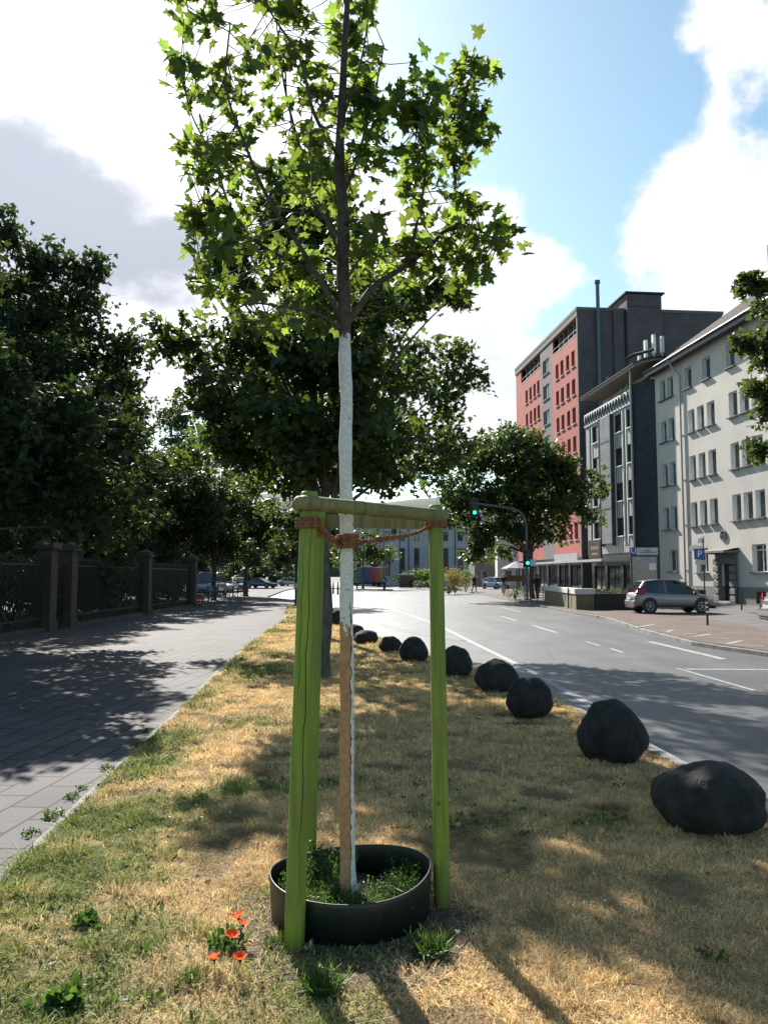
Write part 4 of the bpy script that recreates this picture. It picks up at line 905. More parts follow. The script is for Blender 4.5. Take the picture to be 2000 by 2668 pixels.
def railing(y0, y1, label):
    t = thing('iron_railing', label, 'fence', (FX, (y0 + y1) / 2, 0), 0, 'iron railing panels between the pillars'); L_ = y1 - y0; mb = MB()
    for z in (.35, 1.95): mb.box((-.02, -L_ / 2, z), (.02, L_ / 2, z + .045))
    mb.build('rail', M['iron'], t); mb = MB(); n = int(L_ / .13)
    for k in range(n):
        y = -L_ / 2 + L_ * (k + .5) / n; mb.box((-.011, y - .011, .12), (.011, y + .011, 2.15)); mb.add([(-.02, y - .02, 2.15), (.02, y - .02, 2.15), (.02, y + .02, 2.15), (-.02, y + .02, 2.15), (0, y, 2.28)], [(0, 1, 4), (1, 2, 4), (2, 3, 4), (3, 0, 4)])
    mb.build('bars', M['iron'], t); mb = MB(); mb.box((-.16, -L_ / 2, -.1), (.16, L_ / 2, .1)); mb.build('plinth', M['capstone'], t)
for a_, b_, lb_ in [(9.0, 14.96, 'iron railing panel at the left border'), (15.44, 23.76, 'long iron railing panel before the paired pillars'), (25.84, 33.66, 'iron railing panel between paired and single pillar'), (34.14, 41.96, 'iron railing panel before the last pillar')]: railing(a_, b_, lb_)
gt = thing('iron_gate', 'narrow iron gate between the two close pillars', 'gate', (FX, 24.8, 0)); mb = MB()
for k in range(7): mb.box((-.012, -.5 + k * .166 - .012, .08), (.012, -.5 + k * .166 + .012, 2.0))
for z in (.15, 1.0, 1.9): mb.box((-.018, -.54, z), (.018, .54, z + .05))
mb.build('gate_leaf', M['iron'], gt)
# ------------------------------------------------------------------ buildings on the right
TH = math.atan2(-.9956, .0934)                           # local x runs along the facade towards the camera, local y into the house
EX = Vector((math.cos(TH), math.sin(TH), 0)); EY = Vector((-math.sin(TH), math.cos(TH), 0))
def Ux(px, org):                                         # facade coordinate seen in column px
    k = (px - CX) / F; c = math.cos(PITCH) ; o = Vector(org)
    # X = k*(Y*c) approx -> (o.x + u*EX.x) = k*c*(o.y + u*EX.y)
    return (k * c * o.y - o.x) / (EX.x - k * c * EX.y)
def Zy(px, py, org, off=0.0):
    u = Ux(px, org); q = Vector(org) + EX * u; return P(px, py, q.y).z
def plaster(name, c, c2, sc=.6, rough=.9):
    return mat(name, c, rough, c2, sc, bmp=.25, bscale=60, fine=45)
M['cream'] = plaster('cream_plaster', (.52, .487, .44), (.45, .42, .38), .5)
M['plinth'] = plaster('grey_plinth', (.19, .18, .165), (.15, .14, .13), .8)
M['white'] = mat('white_paint', (.72, .72, .70), .5, (.62, .62, .60), 3)
M['glass'] = glassmat('window_glass'); M['roof'] = None
M['red'] = plaster('red_plaster', (.42, .105, .085), (.36, .088, .07), .5)
M['red_grey'] = plaster('warm_grey_plaster', (.16, .14, .135), (.13, .115, .11), .6)
M['sill'] = mat('window_sill', (.30, .29, .28), .7, (.22, .21, .2), 8)
M['dark'] = mat('dark_void', (.012, .012, .014), .8)
def tilemat(name, c, c2, row=.3, w=.25):
    m, nt, b = _nt(name); co = coords(nt); sp = node(nt, 'ShaderNodeSeparateXYZ'); nt.links.new(co, sp.inputs[0]); cb = node(nt, 'ShaderNodeCombineXYZ'); nt.links.new(mth2(nt, 'ADD', sp.outputs[0], mth2(nt, 'MULTIPLY', sp.outputs[1], 1.0)), cb.inputs[0]); nt.links.new(sp.outputs[2], cb.inputs[1])
    br = node(nt, 'ShaderNodeTexBrick'); nt.links.new(cb.outputs[0], br.inputs['Vector']); br.inputs['Scale'].default_value = 1; br.inputs['Brick Width'].default_value = w; br.inputs['Row Height'].default_value = row; br.inputs['Mortar Size'].default_value = .012
    br.inputs['Color1'].default_value = (*c, 1); br.inputs['Color2'].default_value = (*c2, 1); br.inputs['Mortar'].default_value = (*(x * .35 for x in c), 1)
    nt.links.new(mixc(nt, .4, br.outputs[0], ramp(nt, noise(nt, co, .7, 6), [(.3, .3), (.7, .7)]), 'OVERLAY'), b.inputs['Base Color']); b.inputs['Roughness'].default_value = .85; b.inputs['Specular IOR Level'].default_value = .12; bump(nt, b, mth2(nt, 'SUBTRACT', 1.0, br.outputs['Fac']), .5, .015); return m
M['roof'] = tilemat('brown_roof_tiles', (.060, .043, .036), (.042, .032, .028), .22, .22)
M['slate'] = tilemat('slate_shingles', (.050, .054, .068), (.064, .068, .085), .2, .3)
M['slate_dark'] = tilemat('dark_wall_panels', (.125, .106, .115), (.138, .118, .126), .25, .3)
M['slate_light'] = tilemat('grey_slate_cladding', (.20, .20, .21), (.245, .245, .25), .16, .45)
M['metal_dark'] = mat('dark_metal', (.035, .036, .04), .45, (.05, .05, .055), 8)

def wall_open(mb, x0, x1, z0, z1, ops, y=0.0, dpt=.22, mi=0, mr=None):
    xs = sorted({x0, x1, *[o[0] for o in ops], *[o[1] for o in ops]}); zs = sorted({z0, z1, *[o[2] for o in ops], *[o[3] for o in ops]})
    for i in range(len(xs) - 1):
        for k in range(len(zs) - 1):
            cx, cz = (xs[i] + xs[i + 1]) / 2, (zs[k] + zs[k + 1]) / 2
            if any(o[0] < cx < o[1] and o[2] < cz < o[3] for o in ops): continue
            mb.add([(xs[i], y, zs[k]), (xs[i + 1], y, zs[k]), (xs[i + 1], y, zs[k + 1]), (xs[i], y, zs[k + 1])], [(0, 1, 2, 3)], mi)
    r = mi if mr is None else mr
    for (a, b, c, d) in ops:
        mb.add([(a, y, c), (b, y, c), (b, y, d), (a, y, d), (a, y + dpt, c), (b, y + dpt, c), (b, y + dpt, d), (a, y + dpt, d)], [(0, 4, 5, 1), (1, 5, 6, 2), (2, 6, 7, 3), (3, 7, 4, 0)], r)
def shell(mb, x0, x1, z0, z1, dep, mi=0, front=False):
    f = [(0, 3, 2, 1), (4, 5, 6, 7), (1, 2, 6, 5), (2, 3, 7, 6), (3, 0, 4, 7)] + ([(0, 1, 5, 4)] if front else [])
    mb.add([(x0, 0, z0), (x1, 0, z0), (x1, dep, z0), (x0, dep, z0), (x0, 0, z1), (x1, 0, z1), (x1, dep, z1), (x0, dep, z1)], f, mi)
def window(parent, a, b, c, d, dpt=.22, split=1, sill=True, fm=None, fw=.06, silld=.12, y=0.0, sillm=None, rail_=None):
    fm = fm or M['white']; mb = MB(); yy = y + dpt - .03
    w = MB(); e = .002
    for (p, q, r_, s) in [(a + e, a + fw, c + e, d - e), (b - fw, b - e, c + e, d - e), (a + fw, b - fw, c + e, c + fw), (a + fw, b - fw, d - fw, d - e)]: w.box((p, yy, r_), (q, yy + .06, s))
    for k in range(1, split):
        x = a + (b - a) * k / split; w.box((x - fw * .55, yy - .004, c + fw), (x + fw * .55, yy + .055, d - fw))
    if rail_: w.box((a + fw, yy - .003, c + (d - c) * rail_ - .03), (b - fw, yy + .05, c + (d - c) * rail_ + .03))
    o = w.build('window', fm, parent)
    mb.add([(a + .01, yy + .035, c + .01), (b - .01, yy + .035, c + .01), (b - .01, yy + .035, d - .01), (a + .01, yy + .035, d - .01)], [(0, 1, 2, 3)]); mb.build('pane', M['glass'], o)
    if sill:
        s = MB(); s.box((a - .07, y - silld, c - .07), (b + .07, y + dpt - .04, c - .002)); s.build('sill', sillm or M['sill'], o)
    return o

# ---- cream apartment house
OB = Vector((19.6, 56.1, 0)); cream = thing('apartment_house', 'cream plastered five storey house with white window reveals and brown tiled roof', 'building', OB, TH)
H1 = 16.4; X1 = 31.0; ops = []; wins = []
def add(a, b, c, d, sp=1, **k): ops.append((a, b, c, d)); wins.append((a, b, c, d, sp, k))
u = lambda px: Ux(px, OB)
rows = [(4.85, 6.4), (7.9, 9.45), (11.0, 12.5)]
for (c, d) in rows + [(14.0, 15.4)]:
    for (p, q) in ((1731, 1746), (1751, 1767)): add(u(p), u(q), c, d)
add(u(1741), u(1765), 1.95, 3.45, 2)
g1 = [(1804, 1821), (1828, 1846.5), (1854, 1875)]
g2x = u(1913); gw = .95; gg = .26
grp2 = [(g2x + k * (gw + gg), g2x + k * (gw + gg) + gw) for k in range(3)]
for (c, d) in rows:
    for (p, q) in g1: add(u(p), u(q), c, d)
    for (a, b) in grp2: add(a, b, c, d)
    for s in (5.6, 11.2, 15.0):
        for (a, b) in grp2: add(a + s, b + s, c, d)
for p in (1797, 1846, 1910): add(u(p), u(p) + 1.0, 14.0, 15.4)
for s in (3.0, 6.0, 9.0, 12.0, 15.0): add(u(1910) + s, u(1910) + s + 1.0, 14.0, 15.4)
add(u(1814), u(1845), 1.85, 3.4, 2); add(u(1960), u(1997), 1.85, 3.4, 2, rail_=.8)
for s in (4.5, 9, 13.5): add(u(1960) + s, u(1997) + s, 1.85, 3.4, 2)
dr = (u(1880), u(1908), .15, 2.35)
bw = [(u(1815), u(1838), .3, .75), (u(1968), u(1987), .1, .75), (u(1968) + 6, u(1987) + 6, .1, .75)]
mb = MB(); wall_open(mb, 0, X1, 1.0, H1, [(a, b, max(c, 1.0), d) if (a, b, c, d) == dr else (a, b, c, d) for (a, b, c, d) in ops + [dr]], 0, .26, 0, 1)
shell(mb, 0, X1, 0, H1, 11, 0); mb.build('wall', [M['cream'], M['white']], cream)
mb = MB(); wall_open(mb, 0, X1, -.15, 1.0, [(dr[0], dr[1], .15, 1.0)] + bw, -.05, .3)
mb.add([(0, -.05, 1.0), (X1, -.05, 1.0), (X1, 0, 1.0), (0, 0, 1.0)], [(0, 1, 2, 3)]); mb.build('plinth', M['plinth'], cream)
M['sill_dark'] = mat('dark_sill', (.10, .10, .10), .7, (.07, .07, .07), 8)
for (a, b, c, d, sp, k) in wins: window(cream, a, b, c, d, .26, sp, silld=.16, sillm=M['sill_dark'], **k)
for (a, b, c, d) in bw:
    m_ = MB(); m_.box((a, .12, c), (b, .14, d))
    o = m_.build('basement_window', M['dark'], cream); m_ = MB()
    for k in range(5): x = a + (b - a) * (k + .5) / 5; m_.box((x - .012, .02, c), (x + .012, .044, d))
    m_.build('grille', M['metal_dark'], o)
d_ = MB(); a, b, c, d = dr; d_.box((a, .16, c), (b, .22, d))
for k in range(2):
    for z in (.35, 1.2, 1.95): d_.box((a + .08 + k * (b - a) / 2, .145, z), (a + (b - a) * (k + 1) / 2 - .08, .162, z + (.65 if z < 1.9 else .25)))
M['doorpaint'] = mat('dark_blue_door', (.018, .022, .04), .4, (.012, .015, .028), 5); do = d_.build('door', M['doorpaint'], cream)
h_ = MB(); h_.tube([(a + .5, .08, 1.1), (a + .5, .08, 1.35)], .015, 8); h_.tube([(a + .5, .08, 1.12), (a + .5, .15, 1.12)], .01, 6); h_.tube([(a + .5, .08, 1.33), (a + .5, .15, 1.33)], .01, 6); h_.build('handle', M['steel'], do)
M['portal'] = mat('portal_stone', (.19, .175, .165), .85, (.13, .12, .115), 4, fine=30, bmp=.4)
po = MB()
for side in (0, 1):
    x0, x1 = (a - .62, a - .02) if side == 0 else (b + .02, b + .62)
    po.box((x0 + .10, -.14, 0), (x1 - .0 if side == 0 else x1 - .10, -.051, 2.75)) if side == 0 else po.box((x0, -.14, 0), (x1 - .10, -.051, 2.75))
    for k in range(6):
        z = .12 + k * .44; po.box((x0, -.26, z), (x1, -.142, z + .33))
po.box((a - .5, -.16, 2.36), (b + .5, -.003, 2.95)); po.build('portal', M['portal'], cream, bevel=.03)
cp = MB(); cp.prism([(a - .95, -.95), (b + .75, -.95), (b + .75, -.003), (a - .95, -.003)], 3.0, 3.12); cp.prism([(a - .7, -.6), (b + .6, -.6), (b + .6, -.003), (a - .7, -.003)], 2.952, 2.998)
cp.add([(a - .95, -.95, 3.121), (b + .75, -.95, 3.121), (b + .75, -.004, 3.3), (a - .95, -.004, 3.3)], [(0, 1, 2, 3)]); cp.build('canopy', M['portal'], cream)
st = MB(); st.box((a - .9, -.9, -.1), (b + .8, -.27, .07)); st.box((a - .05, -.27, -.1), (b + .05, .1, .148)); st.build('doorstep', M['sill'], cream)
em = MB(); ec = Vector(((a + b) / 2 - .25, -.04, 4.05)); em.torus(ec, (0, 1, 0), .30, .055, 24, 8); em.disc(ec + Vector((0, .02, 0)), (0, 1, 0), .29, 24, th=.04)
for k in range(5): an = k * 1.257 + .4; em.tube([ec + Vector((math.cos(an) * .09, -.02, math.sin(an) * .09)), ec + Vector((math.cos(an) * .24, -.03, math.sin(an) * .24))], [.05, .025], 8)
em.build('round_relief', M['portal'], cream)
cr = MB(); e_ = .65                                       # roof with overhanging eave
cr.add([(-.3, -e_, H1), (X1, -e_, H1), (X1, 5.5, H1 + 4.7), (6.0, 5.5, H1 + 4.7), (-.3, 11.6, H1), (X1, 11.6, H1)], [(0, 1, 2, 3), (3, 2, 5, 4), (0, 3, 4)])
cr.add([(-.3, -e_, H1 - .12), (X1, -e_, H1 - .12), (X1, 5.5, H1 + 4.58), (6.0, 5.5, H1 + 4.58)], [(3, 2, 1, 0)]); cr.build('roof', M['roof'], cream)
ev = MB(); ev.box((-.3, -e_ - .02, H1 - .42), (X1, -e_ + .04, H1 - .03)); ev.box((-.3, -e_ + .04, H1 - .30), (X1, -.003, H1 - .24)); ev.tube([(-.3, -e_ - .09, H1 - .08), (X1, -e_ - .09, H1 - .08)], .08, 10); ev.build('eave', M['metal_dark'], cream)
dp = MB(); xp = u(1789); dp.tube([(xp - .35, -e_ - .08, H1 - .15), (xp - .3, -e_ + .1, H1 - .6), (xp, -.12, H1 - 1.3), (xp, -.12, .05)], .065, 10)
for z in (2, 5, 8, 11, 14): dp.box((xp - .09, -.14, z), (xp + .09, -.002, z + .04))
M['pipe'] = mat('grey_pipe', (.38, .37, .34), .5, (.3, .29, .27), 5); dp.build('downpipe', M['pipe'], cream)
# chimneys and roof windows
ch = MB(); ch.box((8, 4.0, H1 + 3.0), (9.0, 4.8, H1 + 6.2)); ch.build('chimney', M['pillar'], cream)

# ---- grey slate house, standing a little proud of its neighbour
OA = Vector((18.45, 57.75, 0)); OG = OA - EX * 9.95; LG = 9.95
grey = thing('slate_house', 'narrow grey slate clad house with white zigzag balcony rail and antennas', 'building', OG, TH)
v = lambda px: Ux(px, OG)
colw = [(1551, 1568), (1612, 1628), (1642, 1654)]; wr = [(12.75, 14.15), (10.1, 11.5), (7.4, 8.8), (4.7, 6.1)]
M['stripe'] = None
def stripes():
    m, nt, b = _nt('striped_slate'); co = coords(nt); sp = node(nt, 'ShaderNodeSeparateXYZ'); nt.links.new(co, sp.inputs[0])
    fr_ = node(nt, 'ShaderNodeMath', operation='FRACT'); nt.links.new(mth2(nt, 'MULTIPLY', sp.outputs[0], 2.9), fr_.inputs[0])
    f = mth2(nt, 'LESS_THAN', fr_.outputs[0], .45); c = mixc(nt, f, (.40, .40, .40), (.05, .052, .058))
    c = mixc(nt, .3, c, ramp(nt, noise(nt, co, 6, 4), [(.3, .3), (.7, .7)]), 'OVERLAY'); nt.links.new(c, b.inputs['Base Color']); b.inputs['Roughness'].default_value = .7; return m
M['stripe'] = stripes()
ops = [(v(p), v(q), c, d) for (p, q) in colw for (c, d) in wr]
shop = [(.6, 3.0, .5, 2.5), (3.5, 6.2, .2, 2.5), (6.8, 9.4, .5, 2.5)]
mb = MB(); wall_open(mb, 0, LG, 3.4, 14.4, ops, 0, .15, 0, 1); shell(mb, 0, LG, 3.4, 14.4, 10, 1); mb.build('wall', [M['stripe'], M['slate']], grey)
mb = MB(); wall_open(mb, 0, LG, -.1, 3.4, shop, .3, .1); mb.build('shop_wall', M['metal_dark'], grey)
for (a, b, c, d) in shop: window(grey, a, b, c, d, .1, 2, False, M['metal_dark'], .05, y=.3)
for (a, b, c, d) in ops: window(grey, a, b, c, d, .15, 1, True, M['metal_dark'], .06, .14, sillm=M['white'])
bay = MB(); bx0, bx1 = v(1578), v(1606)
bay.box((bx0, -.32, 4.2), (bx1, -.003, 14.3)); bay.build('bay_panel', M['slate_light'], grey)
fr2 = MB()
for x in (bx0 - .14, bx1 + .02, v(1634), v(1544), v(1571)): fr2.box((x, -.36 if x < bx1 + .1 and x > bx0 - .2 else -.07, 4.0), (x + .12, -.004, 14.38))
for z in (6.9, 9.6, 12.3): fr2.box((bx0 - .02, -.345, z), (bx1 + .02, -.322, z + .10))
fr2.build('pilaster', M['metal_dark'], grey)
for x in (v(1549), v(1609), v(1630), v(1639)): pw = MB(); pw.box((x - .05, -.05, 4.0), (x + .07, -.002, 14.3)); pw.build('white_strip', M['white'], grey)
# canted slate return wall facing the camera
cw = MB(); Mi = Matrix.Rotation(-TH, 4, 'Z') @ Matrix.Translation(-OG)
A_ = Mi @ OA; B_ = Mi @ (OB + EX * .02 - EY * .004); B2 = B_
cw.add([(A_.x, A_.y, -.1), (B2.x, B2.y, -.1), (B2.x, B2.y, 15.9), (A_.x, A_.y, 15.9)], [(0, 1, 2, 3)]); cw.add([(A_.x, A_.y, 15.9), (B2.x, B2.y, 15.9), (B2.x - 1, B2.y + 3, 15.9), (A_.x, 6, 15.9)], [(0, 1, 2, 3)]); cw.build('return_wall', M['slate'], grey)
pp = MB(); pp.tube([(LG + .08, -.12, 3.1), (LG + .08, -.12, 17.0)], .07, 10); pp.build('downpipe', M['pipe'], grey)
cf = MB(); cf.box((LG - .12, -.14, 3.4), (LG + .0, -.004, 17.3)); cf.build('corner_strip', M['metal_dark'], grey)
# zigzag balcony rail
zb = MB(); zr0, zr1 = 14.45, 15.55; n = 17
zb.box((-.05, -.10, zr0), (LG, -.05, zr1))
zb.build('balcony_rail', M['white'], grey); zz_ = MB()
for k in range(n):
    x = .1 + (LG - .3) * k / n; w_ = (LG - .3) / n
    for (xa, za, xb, zb_) in ((x, zr0 + .15, x + w_ * .45, zr1 - .15), (x + w_ * .45, zr1 - .15, x + w_ * .9, zr0 + .15)): zz_.tube([(xa, -.12, za), (xb, -.12, zb_)], .055, 5)
zz_.build('zigzag_pattern', M['slate'], grey)
tw_ = MB(); tw_.box((0, 1.6, 14.4), (LG + .8, 9.9, 16.9)); tw_.build('top_storey', M['cream'], grey)
tf = MB()
for k in range(4): tf.box((.8 + k * 2.4, 1.55, 14.7), (2.4 + k * 2.4, 1.597, 16.6))
tf.build('terrace_door', M['glass'], grey); sb_ = MB(); sb_.box((0, -.05, 14.4), (LG, 1.6, 14.44)); sb_.build('terrace', M['sill'], grey)
rs_ = MB(); pl = [(-.4, -.35), (LG + 1.2, -.35), (LG + 2.2, -.1), (LG + 2.9, .5), (LG + 3.2, 1.4), (LG + 3.2, 10), (-.4, 10)]; rs_.prism(pl, 17.12, 17.22); rs_.build('roof_slab', M['slate'], grey)
rs_ = MB(); rs_.prism([(p[0] - .1 if p[0] > 0 else p[0] + .1, p[1] + .06) for p in pl], 16.93, 17.118); M['soffit'] = mat('soffit_boards', (.21, .19, .155), .8, (.17, .155, .125), 2); rs_.build('soffit', M['soffit'], grey)
an = MB()
for (x, y, h, w_) in [(LG + .6, .9, 1.7, .14), (LG + 1.3, 1.2, 1.9, .15), (LG + 2.0, 1.5, 1.6, .15), (LG - .8, 1.0, 1.0, .1)]:
    an = MB(); an.tube([(x, y, 17.2), (x, y, 17.2 + h * .6)], .04, 8); an.box((x - w_, y - .1, 17.2 + h * .35), (x + w_, y + .1, 17.2 + h * 1.1)); an.build('antenna', M['white'], grey)
dm = MB(); dm.tube([(LG - .3, -.2, 17.25), (LG - .3, -.2, 17.9), (LG + .2, .2, 18.1), (LG + 1.0, .4, 18.0), (LG + 2.2, .7, 17.9)], .12, 8); dm.build('vent_pipe', M['slate'], grey)
for (x, z) in [(5.3, 17.45), (8.0, 15.8), (9.0, 15.85)]: sc_ = MB(); sc_.disc((x, -.1, z), (-.3, -1, .5), .28, 16, th=.03); sc_.build('satellite_dish', M['white'], grey)
# shop canopy in front of the slate house and on to the red one
M['fascia'] = mat('canopy_fascia', (.50, .50, .49), .5, (.38, .38, .38), 3, fine=20); M['shopglass'] = glassmat('shop_glass', (.03, .035, .033))
OC = OA - EX * 26 - EY * 2.4; can = thing('shop_canopy', 'long flat pale canopy over the shop windows of the slate and red houses', 'canopy', OC, TH)
mb = MB(); mb.box((0, 0, 2.72), (25.4, 2.35, 2.9)); mb.build('canopy_roof', M['fascia'], can); mb = MB(); mb.box((14, .05, 2.902), (20, .15, 3.5)); mb.build('fascia_sign', M['fascia'], can)
for k in range(7): mb = MB(); mb.tube([(.6 + k * 4, .3, 0), (.6 + k * 4, .3, 2.72)], .05, 8); mb.build('post', M['metal_dark'], can)
def sign_text(parent, body, size, loc, rot, m, name='lettering', ext=.004, align='CENTER'):
    cu = bpy.data.curves.new(name, 'FONT'); cu.body = body; cu.size = size; cu.extrude = ext; cu.align_x = align; cu.align_y = 'CENTER'
    cu.materials.append(m); q = bpy.data.objects.new(name, cu); COL.objects.link(q); bpy.context.view_layer.update(); me = bpy.data.meshes.new_from_object(q.evaluated_get(bpy.context.evaluated_depsgraph_get())); bpy.data.objects.remove(q)
    if not me.materials: me.materials.append(m)
    o = bpy.data.objects.new(name, me); COL.objects.link(o); o.parent = parent; o.location = loc; o.rotation_euler = rot
    return o
# shop sign box, dark maroon
M['maroon'] = mat('maroon_sign', (.035, .012, .015), .4); M['gold'] = mat('gold_letters', (.45, .33, .2), .5)
sg = thing('shop_sign', 'dark maroon shop sign board with pale lettering above the canopy', 'sign', OA - EX * 2.6 - EY * 2.3, TH)
mb = MB(); mb.box((-.9, 0, 2.95), (1.6, .15, 4.35)); mb.build('board', M['maroon'], sg)
t_ = MB()
for k in range(5): t_.box((-.35 + k * .33, -.012, 3.62), (-.17 + k * .33, -.001, 3.88)); 
for k in range(4): t_.box((-.2 + k * .33, -.012, 3.22), (0.03 + k * .33, -.001, 3.38))
t_.build('lettering', M['gold'], sg)

# ---- tall red building
OR_ = Vector((17.6, 70.0, 0)); OR0 = OR_ - EX * 21.6; LR = 21.6; HR = 25.8
red = thing('tower_block', 'tall red plastered block with grey stair strip and dark panelled side wall', 'building', OR0, TH)
w_ = lambda px: Ux(px, OR0)
ops = []; zr_ = [20.9 - 2.66 * k for k in range(7)]
for px in [1456, 1469, 1484, 1498.5]:
    for z in zr_: ops.append((w_(px), w_(px) + .9, z, z + 1.5))
for px in [1375, 1385.5, 1396, 1406]:
    for z in zr_: ops.append((w_(px), w_(px) + .9, z, z + 1.5))
stw = [(w_(1422), w_(1438), z + .2, z + 1.7) for z in [22.2 - 2.66 * k for k in range(7)]]
s0, s1 = w_(1416), w_(1447)
logg = [(w_(1364), s0 - .1, 23.6, 25.2), (s1 + .3, LR - .35, 23.6, 25.2)]
mb = MB()
wall_open(mb, 0, s0, 3.3, HR, [o for o in ops if o[1] < s0] + [logg[0]], 0, .18); mb.build('red_wall', M['red'], red); mb = MB(); wall_open(mb, s1, LR, 3.3, HR, [o for o in ops if o[0] > s1] + [logg[1]], 0, .18)
mb.build('red_wall', M['red'], red)
mb = MB(); wall_open(mb, s0, s1, 3.3, HR, stw, 0, .18); mb.build('stair_strip', M['red_grey'], red)
mb = MB(); wall_open(mb, 0, LR, -.1, 3.3, [(1 + 3.4 * k, 3.9 + 3.4 * k, .4, 2.7) for k in range(6)], .1, .1); mb.build('ground_floor', M['metal_dark'], red)
for k in range(6): window(red, 1 + 3.4 * k, 3.9 + 3.4 * k, .4, 2.7, .1, 2, False, M['metal_dark'], .05, y=.1)
mb = MB(); shell(mb, 0, LR, -.1, HR - .02, 13.8, 0); mb.build('side_wall', M['slate_dark'], red)
for (a, b, c, d) in ops: window(red, a, b, c, d, .18, 1, True, M['red'], .07, .10, sillm=M['fascia'])
for (a, b, c, d) in stw: window(red, a, b, c, d, .18, 2, True, M['white'], .05, .10)
for (a, b, c, d) in logg:
    m_ = MB(); m_.box((a, 1.2, c), (b, 1.25, d)); lo = m_.build('loggia', M['dark'], red); m_ = MB(); m_.box((a, -.02, c + .02), (b, .04, c + .10)); m_.box((a, -.01, c + .5), (b, .02, c + .54)); m_.build('loggia_rail', M['fascia'], lo)
    m_ = MB(); m_.add([(a, 0.18, c), (b, .18, c), (b, 1.2, c), (a, 1.2, c), (a, .18, d), (b, .18, d), (b, 1.2, d), (a, 1.2, d)], [(0, 1, 2, 3), (7, 6, 5, 4)]); m_.build('loggia_slab', M['red_grey'], lo)
    for k in range(1, 5): m_ = MB(); x = a + (b - a) * k / 5; m_.box((x - .08, .19, c), (x + .08, 1.19, d)); m_.build('loggia_divider', M['red_grey'], lo)
mb = MB(); mb.box((-.1, -.12, HR - .02), (LR + .06, 13.9, HR + .28)); mb.box((-.06, -.09, 25.25), (LR + .05, -.003, HR - .022)); mb.build('roof_edge', M['red_grey'], red)
mb = MB(); mb.box((LR - .25, -.06, 3.3), (LR + .03, -.003, 25.2)); mb.build('corner_strip', M['red_grey'], red)
sd = MB(); z_ = HR + .28
yo = lambda px: (px - 1516) / F * 70 / .9956
sd.box((LR + .002, yo(1646), 3), (LR + .55, yo(1741), HR + .35)); sd.box((LR + .002, yo(1612), 3), (LR + .25, yo(1640), HR + .02)); sd.box((LR - 4, yo(1646), HR + .28), (LR + .55, yo(1741), HR + 1.5)); sd.build('shaft', M['slate_dark'], red)
sd = MB(); sd.box((LR - 4.4, yo(1640), HR + 1.5), (LR + .8, yo(1748), HR + 1.62)); sd.build('shaft_roof', M['slate'], red)
pc = MB(); xx_ = yo(1569); pc.tube([(LR + .3, xx_, 13), (LR + .3, xx_, HR + 2.4)], .17, 12); pc.tube([(LR + .3, xx_, HR + 2.4), (LR + .3, xx_, HR + 2.7)], .25, 12)
for k in range(6): pc.box((LR + .002, xx_ - .05, 14 + 2 * k), (LR + .3, xx_ + .05, 14.06 + 2 * k))
M['fluepaint'] = mat('blue_grey_flue', (.10, .125, .16), .4, metal=.4); pc.build('flue', M['fluepaint'], red)

# ---- far pale building with tall windows across the junction
M['palewall'] = plaster('pale_render', (.40, .39, .42), (.34, .335, .36), .15)
fo = PX(905, 142, 0); far = thing('office_building', 'long pale building with tall narrow windows across the junction', 'building', fo, .02)
LF = 46; HF = 12.3; tall = []; small = []
for k in range(17):
    x = 1.5 + 2.62 * k; tall.append((x, x + .95, 1.6, 6.6)); small.append((x, x + .95, 7.9, 9.6))
mb = MB(); wall_open(mb, 0, LF, -.2, HF, tall + small, 0, .3); shell(mb, 0, LF, -.2, HF, 14); mb.build('wall', M['palewall'], far)
for o_ in tall: window(far, *o_, .3, 1, False, M['metal_dark'], .08, rail_=.5)
for o_ in small: window(far, *o_, .3, 1, False, M['metal_dark'], .08)
mb = MB(); mb.box((-.3, -.4, HF), (LF + .3, 14.3, HF + .5)); mb.box((0, -.08, 11.0), (LF, -.003, 11.15)); mb.box((0, -.06, 7.1), (LF, -.003, 7.25)); mb.build('cornice', M['fascia'], far)
for x in (11, 19.4, 30): mb = MB(); mb.tube([(x, -.12, 0), (x, -.12, HF)], .08, 8); mb.build('downpipe', M['metal_dark'], far)
# ---- low houses further down on the right, behind the round tree
def house(label, px, Y, w, h, d, m, rot=0., roofh=2.5, storeys=3):
    t = thing('town_house', label, 'building', PX(px, Y, 0), rot); ops = []; n = int(w / 2.4)
    for s in range(storeys):
        for k in range(n): x = (k + .5) * w / n - .5; ops.append((x, x + 1.0, 1.1 + s * (h - .5) / storeys, 2.4 + s * (h - .5) / storeys))
    mb = MB(); wall_open(mb, 0, w, -.2, h, ops, 0, .2); shell(mb, 0, w, -.2, h, d); mb.build('wall', m, t)
    for o_ in ops: window(t, *o_, .2, 1, False, M['white'], .08)
    mb = MB(); mb.add([(-.3, -.4, h), (w + .3, -.4, h), (w + .3, d / 2, h + roofh), (-.3, d / 2, h + roofh), (-.3, d + .4, h), (w + .3, d + .4, h)], [(0, 1, 2, 3), (3, 2, 5, 4), (0, 3, 4), (1, 5, 2), (0, 4, 5, 1)]); mb.build('roof', M['roof'], t); return t
house('grey house with brown roof down the street beside the pale building', 1236, 118, 9, 7.2, 8, M['red_grey'], .0, 2.6, 2)
house('small brown house glimpsed under the round tree crown', 1296, 104, 8.5, 8.5, 8, M['cream'], -.1, 2.4, 3)
